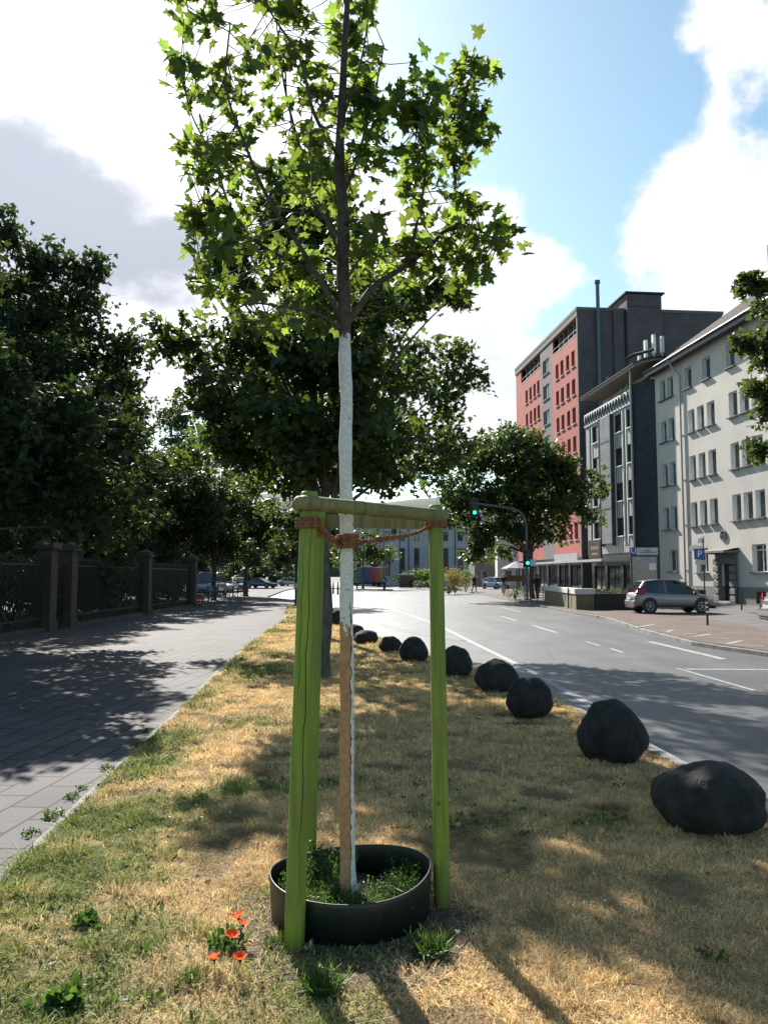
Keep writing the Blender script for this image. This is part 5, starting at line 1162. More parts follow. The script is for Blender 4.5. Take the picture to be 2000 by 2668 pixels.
# ------------------------------------------------------------------ vehicles
M['tyre'] = mat('tyre_rubber', (.018, .018, .018), .8); M['rim'] = mat('alloy_rim', (.42, .42, .43), .35, (.3, .3, .31), 9, metal=.8)
M['carglass'] = glassmat('car_glass', (.015, .018, .022), .05); M['red_lens'] = mat('red_lens', (.32, .012, .02), .2); M['clear_lens'] = mat('clear_lens', (.55, .57, .6), .15)
M['plate'] = mat('number_plate', (.6, .6, .58), .5); M['blacktrim'] = mat('black_trim', (.02, .02, .022), .6)
def paint(name, c, metal=.5, rough=.3):
    m, nt, b = _nt(name); b.inputs['Metallic'].default_value = metal; b.inputs['Roughness'].default_value = rough; b.inputs['Coat Weight'].default_value = .6; b.inputs['Coat Roughness'].default_value = .08
    co = coords(nt); nt.links.new(mixc(nt, noise(nt, co, 2.0, 5), c, tuple(x * .8 for x in c)), b.inputs['Base Color']); return m
def car(name, label, loc, rz, pm, kind='hatch', group=None, plate_text=False):
    t = thing(name, label, 'car', loc, rz, group)
    if kind == 'hatch':
        xs = [0, .05, .22, .6, 1.2, 2.0, 2.7, 3.1, 3.55, 3.85, 3.95]; tp_ = [.72, .86, .98, .97, .94, .92, .91, .88, .80, .68, .56]; hw = [.66, .77, .83, .855, .86, .86, .86, .85, .82, .72, .60]
        cab = [(.10, .95, .72), (.50, 1.36, .60), (.62, 1.40, .60), (1.2, 1.46, .60), (1.95, 1.45, .60), (2.25, 1.38, .60), (3.05, .90, .74)]; wx = (.68, 3.18); Lc = 3.95
    elif kind == 'coupe':
        xs = [0, .05, .3, .8, 1.4, 2.2, 2.9, 3.3, 3.9, 4.3, 4.42]; tp_ = [.70, .86, .94, .93, .90, .88, .87, .84, .76, .64, .52]; hw = [.66, .78, .85, .87, .87, .87, .87, .86, .83, .73, .60]
        cab = [(.55, .90, .74), (1.15, 1.28, .60), (1.3, 1.31, .58), (1.7, 1.34, .57), (2.1, 1.33, .57), (2.35, 1.28, .58), (3.2, .86, .74)]; wx = (.85, 3.55); Lc = 4.42
    else:
        xs = [0, .04, .3, 1.2, 2.2, 3.2, 3.7, 4.1, 4.5, 4.75, 4.85]; tp_ = [1.0, 1.08, 1.12, 1.12, 1.12, 1.12, 1.10, 1.06, .98, .80, .6]; hw = [.84, .90, .93, .94, .94, .94, .94, .93, .90, .82, .70]
        cab = [(.06, 1.05, .88), (.14, 1.88, .80), (.4, 1.93, .80), (2.0, 1.95, .80), (3.0, 1.93, .80), (3.3, 1.85, .80), (4.15, 1.08, .84)]; wx = (.85, 3.95); Lc = 4.85
    mb = MB(); vs = []; sec = 8
    for x, tz, w in zip(xs, tp_, hw):
        b = .24 if .3 < x < Lc - .3 else .30
        half = [(0, b), (w * .84, b), (w * .97, b + .08), (w, b + .24), (w * .992, tz - .20), (w * .95, tz - .06), (w * .80, tz), (0, tz + .015)]
        vs += [(x, y, z) for y, z in half] + [(x, -y, z) for y, z in half[-2:0:-1]]
    m_ = 14; fs = []
    for i in range(len(xs) - 1):
        for k in range(m_): fs.append((i * m_ + k, (i + 1) * m_ + k, (i + 1) * m_ + (k + 1) % m_, i * m_ + (k + 1) % m_))
    fs.append(tuple(range(m_))); fs.append(tuple((len(xs) - 1) * m_ + k for k in range(m_))[::-1])
    mb.add(vs, fs); body = mb.build('body', pm, t, smooth=True, subsurf=1)
    mb = MB(); vs = []; base = cab[0][1] - .06
    for x, z, w in cab:                                    # glazed upper body
        bz = min(base, z); wb = np.interp(x, xs, hw) * .93
        vs += [(x, wb, bz - .02), (x, w + (wb - w) * .25 if z > base + .1 else w, bz + (z - bz) * .72), (x, w * .93, z), (x, -w * .93, z), (x, -(w + (wb - w) * .25) if z > base + .1 else -w, bz + (z - bz) * .72), (x, -wb, bz - .02)]
    fs = []
    for i in range(len(cab) - 1):
        for k in range(5): fs.append((i * 6 + k, i * 6 + k + 1, (i + 1) * 6 + k + 1, (i + 1) * 6 + k))
    fs.append((0, 5, 4, 3, 2, 1)); q = (len(cab) - 1) * 6; fs.append((q, q + 1, q + 2, q + 3, q + 4, q + 5))
    mb.add(vs, fs); mb.build('glazing', M['carglass'], t, smooth=False)
    mb = MB()                                              # painted roof and pillars, just proud of the glass
    rf = cab[1:6]; vs = []; fs = []
    for x, z, w in rf: vs += [(x, w * .97, z - .035), (x, w * .80, z + .02), (x, 0, z + .035), (x, -w * .80, z + .02), (x, -w * .97, z - .035)]
    for i in range(4):
        for k in range(4): fs.append((i * 5 + k, i * 5 + k + 1, (i + 1) * 5 + k + 1, (i + 1) * 5 + k))
    mb.add(vs, fs); o = mb.build('roof', pm, t, smooth=True)
    for s in (1, -1):
        mb = MB()
        def pt(i, f=1.0):
            x, z, w = cab[i]; return Vector((x, s * w * .96, z))
        wb = lambda x: s * np.interp(x, xs, hw) * .94
        mb.tube([Vector((cab[-1][0] + .05, wb(cab[-1][0]), base)), pt(-2)], .030, 6); mb.tube([Vector((cab[0][0] - .02, wb(.3) * .93, base)), pt(1)], .045, 6)
        xb = (cab[3][0] + cab[4][0]) / 2 - .1; mb.tube([Vector((xb, wb(xb) * .99, base)), Vector((xb, s * .60 if kind != 'van' else s * .78, cab[3][1] - .04))], .032, 6)
        qx = cab[1][0] + (.12 if kind != 'van' else .5); mb.add([(cab[0][0], wb(.3) * .955, base - .02), (cab[0][0] + .55, wb(.6) * .995, base - .02), (qx + .28, s * cab[2][2] * 1.045, cab[2][1] - .12), (cab[1][0] + .02, s * cab[1][2] * 1.03, cab[1][1] - .05)], [(0, 1, 2, 3)])
        mb.tube([pt(-2), pt(4), pt(3), pt(2), pt(1)], .028, 6)
        mb.build('window_frame', pm, t)
    for k, x in enumerate(wx):
        for s in (1, -1):
            W_ = (.855 if kind != 'van' else .93); c = Vector((x, s * (W_ - .055), .31)); a_ = MB(); a_.disc((x, s * (W_ - .02), .34), (0, 1, 0), .37, 24, th=.05); a_.build('wheel_arch', M['blacktrim'], t)
            wm = MB(); wm.torus(c, (0, 1, 0), .235, .078, 24, 10); wm.disc(c, (0, 1, 0), .2, 20, th=.10); wo = wm.build('wheel', M['tyre'], t, smooth=False)
            rm = MB(); yy = s * (W_ + .008); rm.torus((x, yy, .31), (0, 1, 0), .195, .018, 24, 6); rm.disc((x, yy, .31), (0, 1, 0), .05, 12, th=.05)
            for j in range(5):
                an = j * 1.2566 + .3; rm.tube([(x, yy, .31), (x + .19 * math.cos(an), yy, .31 + .19 * math.sin(an))], [.032, .022], 6)
            rm.build('rim', M['rim'], wo)
    for s in (1, -1):
        l = MB(); zt_ = (.84, 1.12) if kind == 'hatch' else ((.68, .86) if kind == 'coupe' else (.8, 1.5)); x0 = .02 if kind != 'hatch' else .10
        l.add([(x0 - .035, s * .50, zt_[0] - .02), (x0 - .01, s * .79, zt_[0] - .02), (x0 + .35, s * .872, zt_[0]), (x0 + .38, s * .83, zt_[1] - .02), (x0 + .06, s * .72, zt_[1] + .02), (x0 + .0, s * .56, zt_[1] - .08)], [(0, 1, 5), (1, 4, 5), (1, 2, 3, 4)])
        l.build('tail_light', M['red_lens'], t)
        l = MB(); zz1 = tp_[-3] - .02; l.add([(Lc + .015, s * .42, zz1 - .20), (Lc - .08, s * .70, zz1 - .20), (Lc - .42, s * .835, zz1 - .06), (Lc - .30, s * .74, zz1 + .03), (Lc - .10, s * .50, zz1 - .03)], [(0, 1, 4), (1, 2, 3, 4)]); l.build('headlight', M['clear_lens'], t)
        mi = MB(); mi.box((cab[-1][0] - .18, s * .87, base + .06), (cab[-1][0] - .04, s * 1.02, base + .19)); mi.build('wing_mirror', pm, t, bevel=.03)
        h = MB()
        for hx in (1.05, 2.0): h.box((hx, s * .862, .80), (hx + .16, s * .885, .83))
        if kind != 'van': h.build('door_handle', pm, t)
    b_ = MB(); b_.box((-.05, -.72, .30), (.10, .72, .56)); b_.build('rear_bumper', pm, t, bevel=.05)
    b_ = MB(); b_.box((-.03, -.62, .22), (.14, .62, .298)); b_.build('rear_apron', M['blacktrim'], t, bevel=.02); b_ = MB(); b_.box((Lc - .16, -.6, .20), (Lc + .03, .6, .34)); b_.build('front_apron', M['blacktrim'], t, bevel=.02)
    b_ = MB(); b_.box((-.075, -.26, .60), (-.045, .26, .71)); b_.build('number_plate', M['plate'], t)
    g_ = MB(); g_.box((Lc - .03, -.4, .42), (Lc + .035, .4, .55)); g_.build('grille', M['blacktrim'], t); return t
M['silver'] = paint('silver_paint', (.24, .215, .22), .5, .4); M['black_paint'] = paint('black_paint', (.03, .03, .034), .3, .25); M['blue_paint'] = paint('pale_blue_paint', (.30, .38, .5)); M['white_paint'] = paint('white_paint_car', (.6, .6, .6), .0)
M['teal'] = paint('dark_teal_paint', (.02, .07, .085))
car('parked_car', 'silver grey hatchback parked before the cream house, tail towards the road', (11.02, 35.5, 0), 0, M['silver']).scale = (.91, .96, 1)
car('parked_car', 'black car at the right border, only its rear corner in the picture', (12.42, 25.6, 0), 0, M['black_paint'])
gl = 'cars parked along the promenade'
car('parked_van', 'pale blue van parked beyond the last brick pillar, behind the bicycles', PX(551, 68, 0) + Vector((0, 2.3, 0)), R(-92), M['blue_paint'], 'van', gl)
car('parked_car', 'white car behind the bicycles, right of the pale blue van', PX(592, 78, 0) + Vector((0, 2, 0)), R(-90), M['white_paint'], 'hatch', gl)
car('parked_car', 'black hatchback parked between the white car and the dark teal coupe', PX(618, 84, 0) + Vector((0, 2, 0)), R(-84), M['black_paint'], 'hatch', gl)
car('parked_car', 'dark teal coupe parked at the far end of the promenade, side on', PX(640, 106, 0) + Vector((0, 1, 0)), R(-22), M['teal'], 'coupe', gl)
car('parked_car', 'pale car far down the side street left of the posts', PX(722, 128, 0), R(0), M['white_paint'], 'coupe')
car('parked_car', 'light blue car standing far behind the cyclist', PX(1272, 98, 0) + Vector((0, 2, 0)), R(-60), M['blue_paint'])

# ------------------------------------------------------------------ bicycles
def bicycle(label, loc, rz, pm, group=None, basket=False, lean=.06):
    t = thing('bicycle', label, 'bicycle', loc, rz, group, rx=lean)
    for x in (0, 1.06):
        w = MB(); w.torus((x, 0, .345), (0, 1, 0), .325, .020, 32, 6); wo = w.build('wheel', M['tyre'], t); r_ = MB(); r_.torus((x, 0, .345), (0, 1, 0), .300, .010, 28, 5); r_.disc((x, 0, .345), (0, 1, 0), .03, 10, th=.08)
        for k in range(14): a = k * .4488; r_.tube([(x, 0, .345), (x + .295 * math.cos(a), 0, .345 + .295 * math.sin(a))], .0016, 3)
        r_.build('rim', M['rim'], wo)
    f = MB(); bb = (.45, 0, .29); st = (.30, 0, .78); hd = (.88, 0, .82); hb = (.91, 0, .70)
    for a, b in ((bb, st), (st, hd), (bb, hb), (bb, (0, 0, .345)), ((.31, 0, .72), (0, 0, .345)), (hd, hb)): f.tube([a, b], .017, 8)
    f.tube([hb, (1.0, 0, .52), (1.06, 0, .345)], .014, 8); f.tube([st, (.26, 0, .92)], .013, 8); f.build('frame', pm, t)
    h = MB(); h.tube([hd, (.86, 0, 1.0)], .013, 8); h.tube([(.72, -.29, 1.04), (.84, -.2, 1.06), (.88, 0, 1.02), (.84, .2, 1.06), (.72, .29, 1.04)], .012, 8); h.build('handlebar', M['steel'], t)
    s = MB(); s.prism([(.12, -.08), (.24, -.08), (.40, -.02), (.40, .02), (.24, .08), (.12, .08)], .92, .96); s.build('saddle', M['blacktrim'], t, bevel=.012)
    p = MB(); p.torus(bb, (0, 1, 0), .09, .008, 20, 4); p.tube([(.45, .06, .29), (.53, .06, .16)], .009, 6); p.tube([(.45, -.06, .29), (.37, -.06, .42)], .009, 6); p.box((.49, .05, .145), (.58, .13, .165)); p.box((.33, -.13, .41), (.42, -.05, .43)); p.build('crankset', M['blacktrim'], t)
    m_ = MB()
    for x, a0, a1 in ((0, .3, 2.9), (1.06, .9, 2.6)):
        q = [(x + .36 * math.cos(a0 + (a1 - a0) * k / 8), 0, .345 + .36 * math.sin(a0 + (a1 - a0) * k / 8)) for k in range(9)]; m_.tube(q, .014, 5)
    m_.tube([(-.1, .05, .72), (.28, .05, .74)], .007, 5); m_.tube([(-.1, -.05, .72), (.28, -.05, .74)], .007, 5); m_.tube([(-.05, 0, .72), (0, 0, .35)], .006, 5); m_.build('mudguard', M['blacktrim'], t)
    l = MB(); l.disc((.97, 0, .86), (1, 0, 0), .045, 12, th=.06); l.build('lamp', M['clear_lens'], t)
    if basket:
        b = MB(); x0, x1, z0, z1 = .95, 1.25, .80, 1.02
        for z in (z0, (z0 + z1) / 2, z1): b.tube([(x0, -.17, z), (x1, -.17, z), (x1, .17, z), (x0, .17, z), (x0, -.17, z)], .006, 4)
        for k in range(7): y = -.17 + .34 * k / 6; b.tube([(x1, y, z0), (x1, y, z1)], .004, 4)
        b.build('basket', M['steel'], t)
    return t
M['bikeblue'] = paint('dark_blue_paint', (.03, .05, .10)); M['bikered'] = paint('red_paint', (.45, .04, .03), 0)
gb = 'bicycles parked beyond the last pillar'
bicycle('blue bicycle facing the camera beside the last brick pillar', PX(548, 46.0, 0) + Vector((-.35, .75, 0)), R(-58), M['bikeblue'], gb, True)
bicycle('dark bicycle leaning behind the blue one beside the last pillar', PX(566, 47.6, 0) + Vector((0, .8, 0)), R(-140), M['black_paint'], gb, lean=.15)
bicycle('bicycle with wire basket, right of the dark one', PX(580, 49.5, 0), R(-60), M['bikeblue'], gb, True)
bicycle('rightmost parked bicycle on the promenade, in front of the parked cars', PX(596, 53, 0), R(-30), M['black_paint'], gb, lean=-.1)
M['redplastic'] = mat('red_plastic', (.42, .04, .03), .5, (.34, .03, .025), 6)
t = thing('red_crate', 'red plastic crate on the slabs behind the last brick pillar', 'crate', PX(516, 44.6, 0)); mb = MB()
for k in range(4): mb.box((-.3, -.22, .02 + k * .14), (.3, .22, .11 + k * .14))
for x in (-.29, .24):
    for y in (-.21, .16): mb.box((x, y, 0), (x + .05, y + .05, .57))
mb.build('crate_body', M['redplastic'], t); mb = MB(); mb.box((-.27, -.19, .572), (.27, .19, .64)); mb.build('load', M['fascia'], t, bevel=.03)
bicycle('green bicycle leaning at the black post before the low wall', PX(1488, 40.6, 0), R(70), M['teal'], None, lean=.12)

# ------------------------------------------------------------------ traffic signals and signs
M['sigbox'] = mat('signal_housing', (.02, .03, .028), .5); M['green_on'] = emit('green_lamp', (.02, .9, .45), 1.5); M['lens_off'] = mat('unlit_lens', (.03, .012, .01), .3); M['polegrey'] = mat('grey_pole', (.13, .14, .15), .5, (.09, .1, .11), 6, metal=.3)
def head(parent, c, s=1.0, name='signal_head', lit=True, face=(0, -1, 0)):
    mb = MB(); x, y, z = c; mb.box((x - .16 * s, y - .10 * s, z - .50 * s), (x + .16 * s, y + .12 * s, z + .5 * s)); mb.box((x - .28 * s, y + .12 * s, z - .62 * s), (x + .28 * s, y + .14 * s, z + .62 * s))
    for k in (-1, 0, 1):
        zz = z + k * .32 * s; m = 8
        for j in range(m): a0 = math.pi * j / m; a1 = math.pi * (j + 1) / m; mb.add([(x + .125 * s * math.cos(a0), y - .10 * s, zz + .125 * s * math.sin(a0)), (x + .125 * s * math.cos(a1), y - .10 * s, zz + .125 * s * math.sin(a1)), (x + .125 * s * math.cos(a1), y - .26 * s, zz + .125 * s * math.sin(a1)), (x + .125 * s * math.cos(a0), y - .26 * s, zz + .125 * s * math.sin(a0))], [(0, 1, 2, 3)])
    o = mb.build(name, M['sigbox'], parent)
    for k, mm in ((-1, M['green_on'] if lit else M['lens_off']), (0, M['lens_off']), (1, M['lens_off'])):
        l = MB(); l.disc((x, y - .105 * s, z + k * .32 * s), (0, -1, 0), .115 * s, 16, th=.012); l.build('lens', mm, o)
    return o
base = PX(1373, 54.3, 0); ts = thing('traffic_signal', 'grey curved arm traffic signal showing green over the road by the round tree', 'traffic light', base)
ax = P(1235, 1326, 54.3) - base; hz = P(1373, 1322, 54.3).z
mb = MB(); mb.tube(smoothpts([Vector((0, 0, 0)), Vector((0, 0, 3)), Vector((0, 0, hz - 1.9)), Vector((-.05, 0, hz - 1.0)), Vector((-.45, 0, hz - .30)), Vector((-1.3, 0, hz - .02)), Vector((ax.x - .3, 0, hz + .32))], 6), .085, 12); mb.box((-.22, -.22, -.05), (.22, .22, .08)); mb.build('pole', M['polegrey'], ts)
g1_ = P(1235, 1336, 54.3) - base; head(ts, (g1_.x, -.12, g1_.z + .34), 1.05); g2_ = P(1373, 1467, 54.3) - base; head(ts, (.0, -.25, g2_.z + .32), 1.0)
mb = MB(); mb.box((.20, -.2, g2_.z - .2), (.58, -.17, g2_.z + .25)); mb.build('sign_plate', M['white'], ts)
mb = MB(); mb.tube([(-.16, .1, 0), (-.16, .1, 3.6)], .04, 8); mb.build('slim_pole', M['polegrey'], ts)
t2 = thing('traffic_signal', 'distant dark traffic signal on an overhead arm before the pale building', 'traffic light', PX(1041, 112, 0)); mb = MB(); mb.tube([(0, 0, 0), (0, 0, 8.6)], .09, 8); mb.tube([(0, 0, 7.9), (-3.2, 0, 8.0)], .05, 8); mb.build('pole', M['metal_dark'], t2); head(t2, (-.8, -.15, 7.7), 1.3, lit=False)
t3 = thing('lamp_post', 'distant slim dark post behind the rainbow container', 'lamp post', PX(999, 118, 0)); mb = MB(); mb.tube([(0, 0, 0), (0, 0, 4), (0, 0, 9.5)], [.1, .08, .06], 8); mb.build('pole', M['metal_dark'], t3); mb = MB(); mb.tube([(0, 0, 9.5), (-1.4, 0, 9.7)], .05, 6); mb.box((-1.9, -.12, 9.62), (-1.2, .12, 9.74)); mb.build('lamp_head', M['metal_dark'], t3)
t4 = thing('street_lamp', 'globe street lamp on a thin pole under the trees by the parked cars', 'street lamp', PX(568, 63, 0)); mb = MB(); mb.tube([(0, 0, 0), (0, 0, .8), (0, 0, 3.6)], [.07, .045, .04], 8); mb.build('pole', M['polegrey'], t4); mb = MB(); mb.lathe([(0, 3.6), (.15, 3.62), (.26, 3.8), (.27, 3.95), (.16, 4.15), (0, 4.2)], 16); mb.build('globe', M['white'], t4, smooth=True)
# keep-left marker on the island
M['blue'] = mat('sign_blue', (.02, .07, .32), .4)
t5 = thing('island_marker', 'black bollard with round blue arrow sign on the traffic island', 'sign', PX(1001, 97, RS)); t5.location.z = RS
mb = MB(); mb.tube([(0, 0, 0), (0, 0, 1.05)], .16, 10); mb.build('post', M['blacktrim'], t5); mb = MB(); mb.disc((0, -.17, 1.25), (0, -1, 0), .33, 20, th=.04); mb.build('disc', M['blue'], t5)
mb = MB(); mb.prism([(-.20, 1.33), (.02, 1.33), (-.05, 1.26), (.17, 1.06), (.10, .99), (-.12, 1.19), (-.20, 1.12)], 0, .012, M=Matrix(((1, 0, 0, 0), (0, 0, -1, -.192), (0, 1, 0, 0), (0, 0, 0, 1)))); mb.build('arrow', M['white'], t5)
slab('traffic_island', [tuple((PX(925, 99, 0)).xy), tuple((PX(1024, 95.5, 0)).xy), tuple((PX(1020, 98.5, 0)).xy), tuple((PX(925, 103, 0)).xy)], -.2, .0, M['kerb'])
for k, (px, Y, lb_) in enumerate([(930, 100, 'black bollard on the traffic island, left of the blue arrow sign'), (857, 78, 'left black bollard glimpsed between left post and trunk'), (868, 76, 'middle black bollard glimpsed between left post and trunk'), (880, 74, 'right black bollard glimpsed between left post and trunk')]):
    t = thing('bollard', lb_, 'bollard', PX(px, Y, 0), 0, 'black bollards in the distance'); t.location.z = RS if k else 0; mb = MB(); mb.lathe([(.09, -.02), (.09, .9), (.06, .98), (.075, 1.06), (.05, 1.14), (0, 1.16)], 12); mb.build('shaft', M['blacktrim'], t, smooth=True); mb = MB(); mb.lathe([(.093, .78), (.093, .88)], 12); mb.build('white_band', M['white'], t)
# bollards on the right pavement
for px, Y, h, lb_ in [(1842, 26.5, .88, 'slim black post with white bands beside the silver hatchback nose'), (1931, 38.2, .98, 'slim dark post standing before the portal of the cream house'), (1480, 40.2, 1.05, 'black post before the low wall, beside the green bicycle')]:
    t = thing('post', lb_, 'bollard', PX(px, Y, 0)); mb = MB(); mb.tube([(0, 0, -.03), (0, 0, h * .9), (0, 0, h)], [.036, .036, .018], 10); mb.build('shaft', M['blacktrim'], t)
    if px == 1842:
        for k in range(3): mb = MB(); mb.tube([(0, 0, .42 + k * .15), (0, 0, .48 + k * .15)], .039, 10); mb.build('white_band', M['white'], t)
# parking sign
pb = PX(1836, 38.5, 0); t = thing('parking_sign', 'blue parking sign with white plates and street name blades on a dark pole', 'sign', pb)
mb = MB(); top = P(1836, 1404, 38.5).z; mb.tube([(0, 0, 0), (0, 0, top)], .035, 8); mb.build('pole', M['metal_dark'], t)
zc = P(1836, 1444, 38.5).z; mb = MB(); mb.box((-.48, -.07, zc - .26), (.04, -.04, zc + .26)); mb.build('blue_plate', M['blue'], t, bevel=.01); sign_text(t, 'P', .46, (-.22, -.074, zc), (R(90), 0, 0), M['white'])
zc2 = P(1836, 1463, 38.5).z; mb = MB(); mb.box((-.44, -.07, zc2 - .15), (.03, -.04, zc2 + .07)); mb.build('white_plate', M['fascia'], t)
mb = MB(); mb.add([(-.72, -.10, top - .62), (-.02, .1, top - .52), (-.02, .1, top - .24), (-.72, -.10, top - .34), (-.72, -.085, top - .62), (-.02, .115, top - .52), (-.02, .115, top - .24), (-.72, -.085, top - .34)], [(0, 1, 2, 3), (7, 6, 5, 4), (0, 4, 5, 1), (3, 2, 6, 7)])
mb.add([(-.35, -.25, top - .22), (.12, .12, top - .2), (.12, .12, top + .16), (-.35, -.25, top + .0), (-.35, -.235, top - .22), (.12, .135, top - .2), (.12, .135, top + .16), (-.35, -.235, top)], [(0, 1, 2, 3), (7, 6, 5, 4), (3, 2, 6, 7)]); mb.build('street_name_blade', M['white'], t)
# underground station map board
M['steelblue'] = mat('blue_frame', (.03, .05, .12), .45); mapm, nt_, b_m = _nt('city_map'); co_ = coords(nt_)
nt_.links.new(mixc(nt_, .6, ramp(nt_, noise(nt_, co_, 3.2, 6, .7), [(.3, (.30, .36, .44)), (.45, (.30, .29, .30)), (.52, (.34, .27, .20)), (.6, (.24, .25, .18)), (.7, (.36, .36, .42))]), ramp(nt_, noise(nt_, co_, 30, 3), [(.4, .3), (.6, .65)]), 'OVERLAY'), b_m.inputs['Base Color']); b_m.inputs['Roughness'].default_value = .3
mbase = PX(1680, 42, 0); t = thing('map_board', 'blue framed station board with city map, white header and U sign behind the silver car', 'map board', mbase)
x0 = -.74; x1 = .74; zt1 = P(1680, 1427, 42).z; zt0 = P(1680, 1446, 42).z; zm1 = P(1680, 1450, 42).z
mb = MB(); mb.box((x0, -.06, 0), (x0 + .07, .06, zt1)); mb.box((x1 - .07, -.06, 0), (x1, .06, zt1)); mb.box((x0 + .07, -.06, zt0 - .09), (x1 - .07, .06, zt0)); mb.box((x0 + .07, -.04, .5), (x1 - .07, .05, zt0 - .09)); mb.build('frame', M['steelblue'], t)
mb = MB(); mb.box((x0 + .09, -.055, .62), (x1 - .09, -.045, zm1 - .02)); mb.build('map_sheet', mapm, t)
mb = MB(); mb.box((x1 - .5, -.068, 1.95), (x1 - .14, -.057, 2.3)); mb.build('notice', M['white'], t)
mb = MB(); mb.box((x0 + .36, -.075, zt0 + .01), (x1 - .02, -.04, zt1)); mb.build('header', M['fascia'], t); mb = MB(); mb.box((x0 + .45, -.085, zt0 + .13), (x1 - .12, -.077, zt0 + .165)); mb.box((x0 + .75, -.085, zt0 + .22), (x1 - .42, -.077, zt0 + .25)); mb.build('header_lettering', M['blacktrim'], t)
mb = MB(); mb.box((x0 - .02, -.075, zt0 + .0), (x0 + .34, -.035, zt1 + .02)); mb.build('u_sign', M['blue'], t); sign_text(t, 'U', .40, (x0 + .16, -.08, (zt0 + zt1) / 2 + .01), (R(90), 0, 0), M['white'])
t = thing('utility_cabinet', 'grey utility cabinet against the cream house beside its downpipe', 'cabinet', PX(1771, 47, 0)); mb = MB(); mb.box((-.35, -.15, 0), (.38, .2, 1.25)); mb.build('casing', M['red_grey'], t, bevel=.02); mb = MB(); mb.box((0.02, -.165, .15), (.34, -.152, 1.1)); mb.build('door', M['slate'], t)
mb = MB(); mb.box((-.38, -.18, 1.252), (.41, .22, 1.3)); mb.build('cap', M['fascia'], t)

# low wall of the station entrance with pale coping, dark planters
M['coping'] = mat('pale_coping', (.55, .54, .50), .7, (.42, .41, .38), 4, fine=30); M['olivewall'] = mat('olive_render', (.16, .135, .07), .85, (.12, .1, .055), 3, fine=30, bmp=.3)
p0 = PX(1500, 38.6, 0); p1 = PX(1548, 38.6, 0); q0 = PX(1418, 50, 0)
t = thing('low_wall', 'low olive wall with pale coping round the station entrance', 'wall', p0)
d_ = q0 - p0; d_.z = 0; nrm_ = Vector((-d_.y, d_.x, 0)).normalized(); nrm_ = nrm_ if nrm_.x > 0 else -nrm_
poly = [Vector((0, 0, 0)), p1 - p0, p1 - p0 + Vector((0, .5, 0)), Vector((.35, .5, 0)), d_ + nrm_ * .35, d_]
mb = MB(); mb.prism([(v_.x, v_.y) for v_ in poly], -.05, .74); mb.build('wall_body', M['olivewall'], t)
mb = MB(); pc_ = [Vector((-.06, -.06, 0)), p1 - p0 + Vector((.04, -.06, 0)), p1 - p0 + Vector((.04, .55, 0)), Vector((.4, .55, 0)), d_ + nrm_ * .42, d_ - nrm_ * .06]; mb.prism([(v_.x, v_.y) for v_ in pc_], .742, 1.02); mb.build('coping', M['coping'], t, bevel=.02)
t = thing('planter', 'long dark planter trough between the low wall and the silver car', 'planter', PX(1549, 38.6, 0)); mb = MB(); wl_ = PX(1650, 38.6, 0).x - PX(1549, 38.6, 0).x
mb.box((.02, 0, 0), (wl_, .55, .78)); 
for k in range(14): mb.box((.04 + k * wl_ / 14.2, -.02, .03), (.04 + k * wl_ / 14.2 + .09, -.001, .75))
mb.build('trough', M['blacktrim'], t); cl = rng.uniform([0.05, .05, .8], [wl_ - .05, .5, .98], (260, 3)); V, Fa, T = leaf_arrays(clump(cl, 4, .03), .05, 'oval', droop=-.3); np_mesh('plants', V, Fa, M['leaf_far'], t, T)
t = thing('railing', 'black tubular railing beside the traffic signal pole', 'railing', PX(1385, 50, 0)); mb = MB()
for k in range(8): mb.tube([(k * .35, 0, 0), (k * .35, 0, .98)], .022, 6)
for z in (.25, .98): mb.tube([(0, 0, z), (2.45, 0, z)], .025, 6)
mb.build('bars', M['blacktrim'], t)
M['brownplastic'] = mat('brown_canvas', (.16, .075, .055), .8, (.12, .055, .04), 4)
t = thing('banner', 'brown canvas wind screen beside the traffic signal', 'banner', PX(1322, 63, 0)); mb = MB(); w_b = 1.45; mb.box((0, 0, 1.2), (w_b, .03, 1.68)); mb.build('canvas', M['brownplastic'], t); mb = MB()
for x in (.0, w_b): mb.tube([(x, .015, 0), (x, .015, 1.75)], .025, 6)
mb.build('posts', M['metal_dark'], t)
t = thing('parasol', 'grey parasol of a pavement cafe left of the traffic signal', 'parasol', PX(1345, 70, 0)); mb = MB(); mb.tube([(0, 0, 0), (0, 0, 2.8)], .03, 6); mb.build('pole', M['metal_dark'], t); mb = MB(); mb.lathe([(1.35, 2.25), (1.3, 2.32), (0, 2.95)], 8); mb.build('canopy', M['palewall'], t)
# shrubs on the right
M['leaf_y'] = leafmat('yellow_shrub_leaf', (.20, .15, .03), (.34, .27, .05), .4); M['leaf_g'] = leafmat('green_shrub_leaf', (.05, .10, .025), (.14, .25, .03), .35)
shrub('yellow flowering shrub at the junction, right of the right post', PX(1185, 76, 0), 1.6, 2.7, 'leaf_y', 22, .12, seed=5)
shrub('grey green shrub right of the yellow flowering one', PX(1213, 82, 0), 1.5, 2.6, 'leaf_g', 20, .12, seed=6)
shrub('low dark hedge plant beneath the yellow shrub', PX(1168, 73, 0), 1.6, 1.1, 'leaf_far', 40, .10, seed=7)
shrub('green bush at the foot of the traffic signal', PX(1341, 56, 0), .85, 1.0, 'leaf_g', 60, .09, seed=8)
shrub('pale green bush before the pale building, behind the rope', PX(1095, 120, 0), 3.2, 3.4, 'leaf_g', 8, .22, seed=9)
shrub('low dark hedge plant left of the right post', PX(1120, 100, 0), 2.6, 1.3, 'leaf_far', 16, .15, seed=12)
shrub('dark bush behind the dark van beside the rainbow container', PX(1050, 126, 0), 3.6, 2.3, 'leaf_far', 8, .2, seed=10)

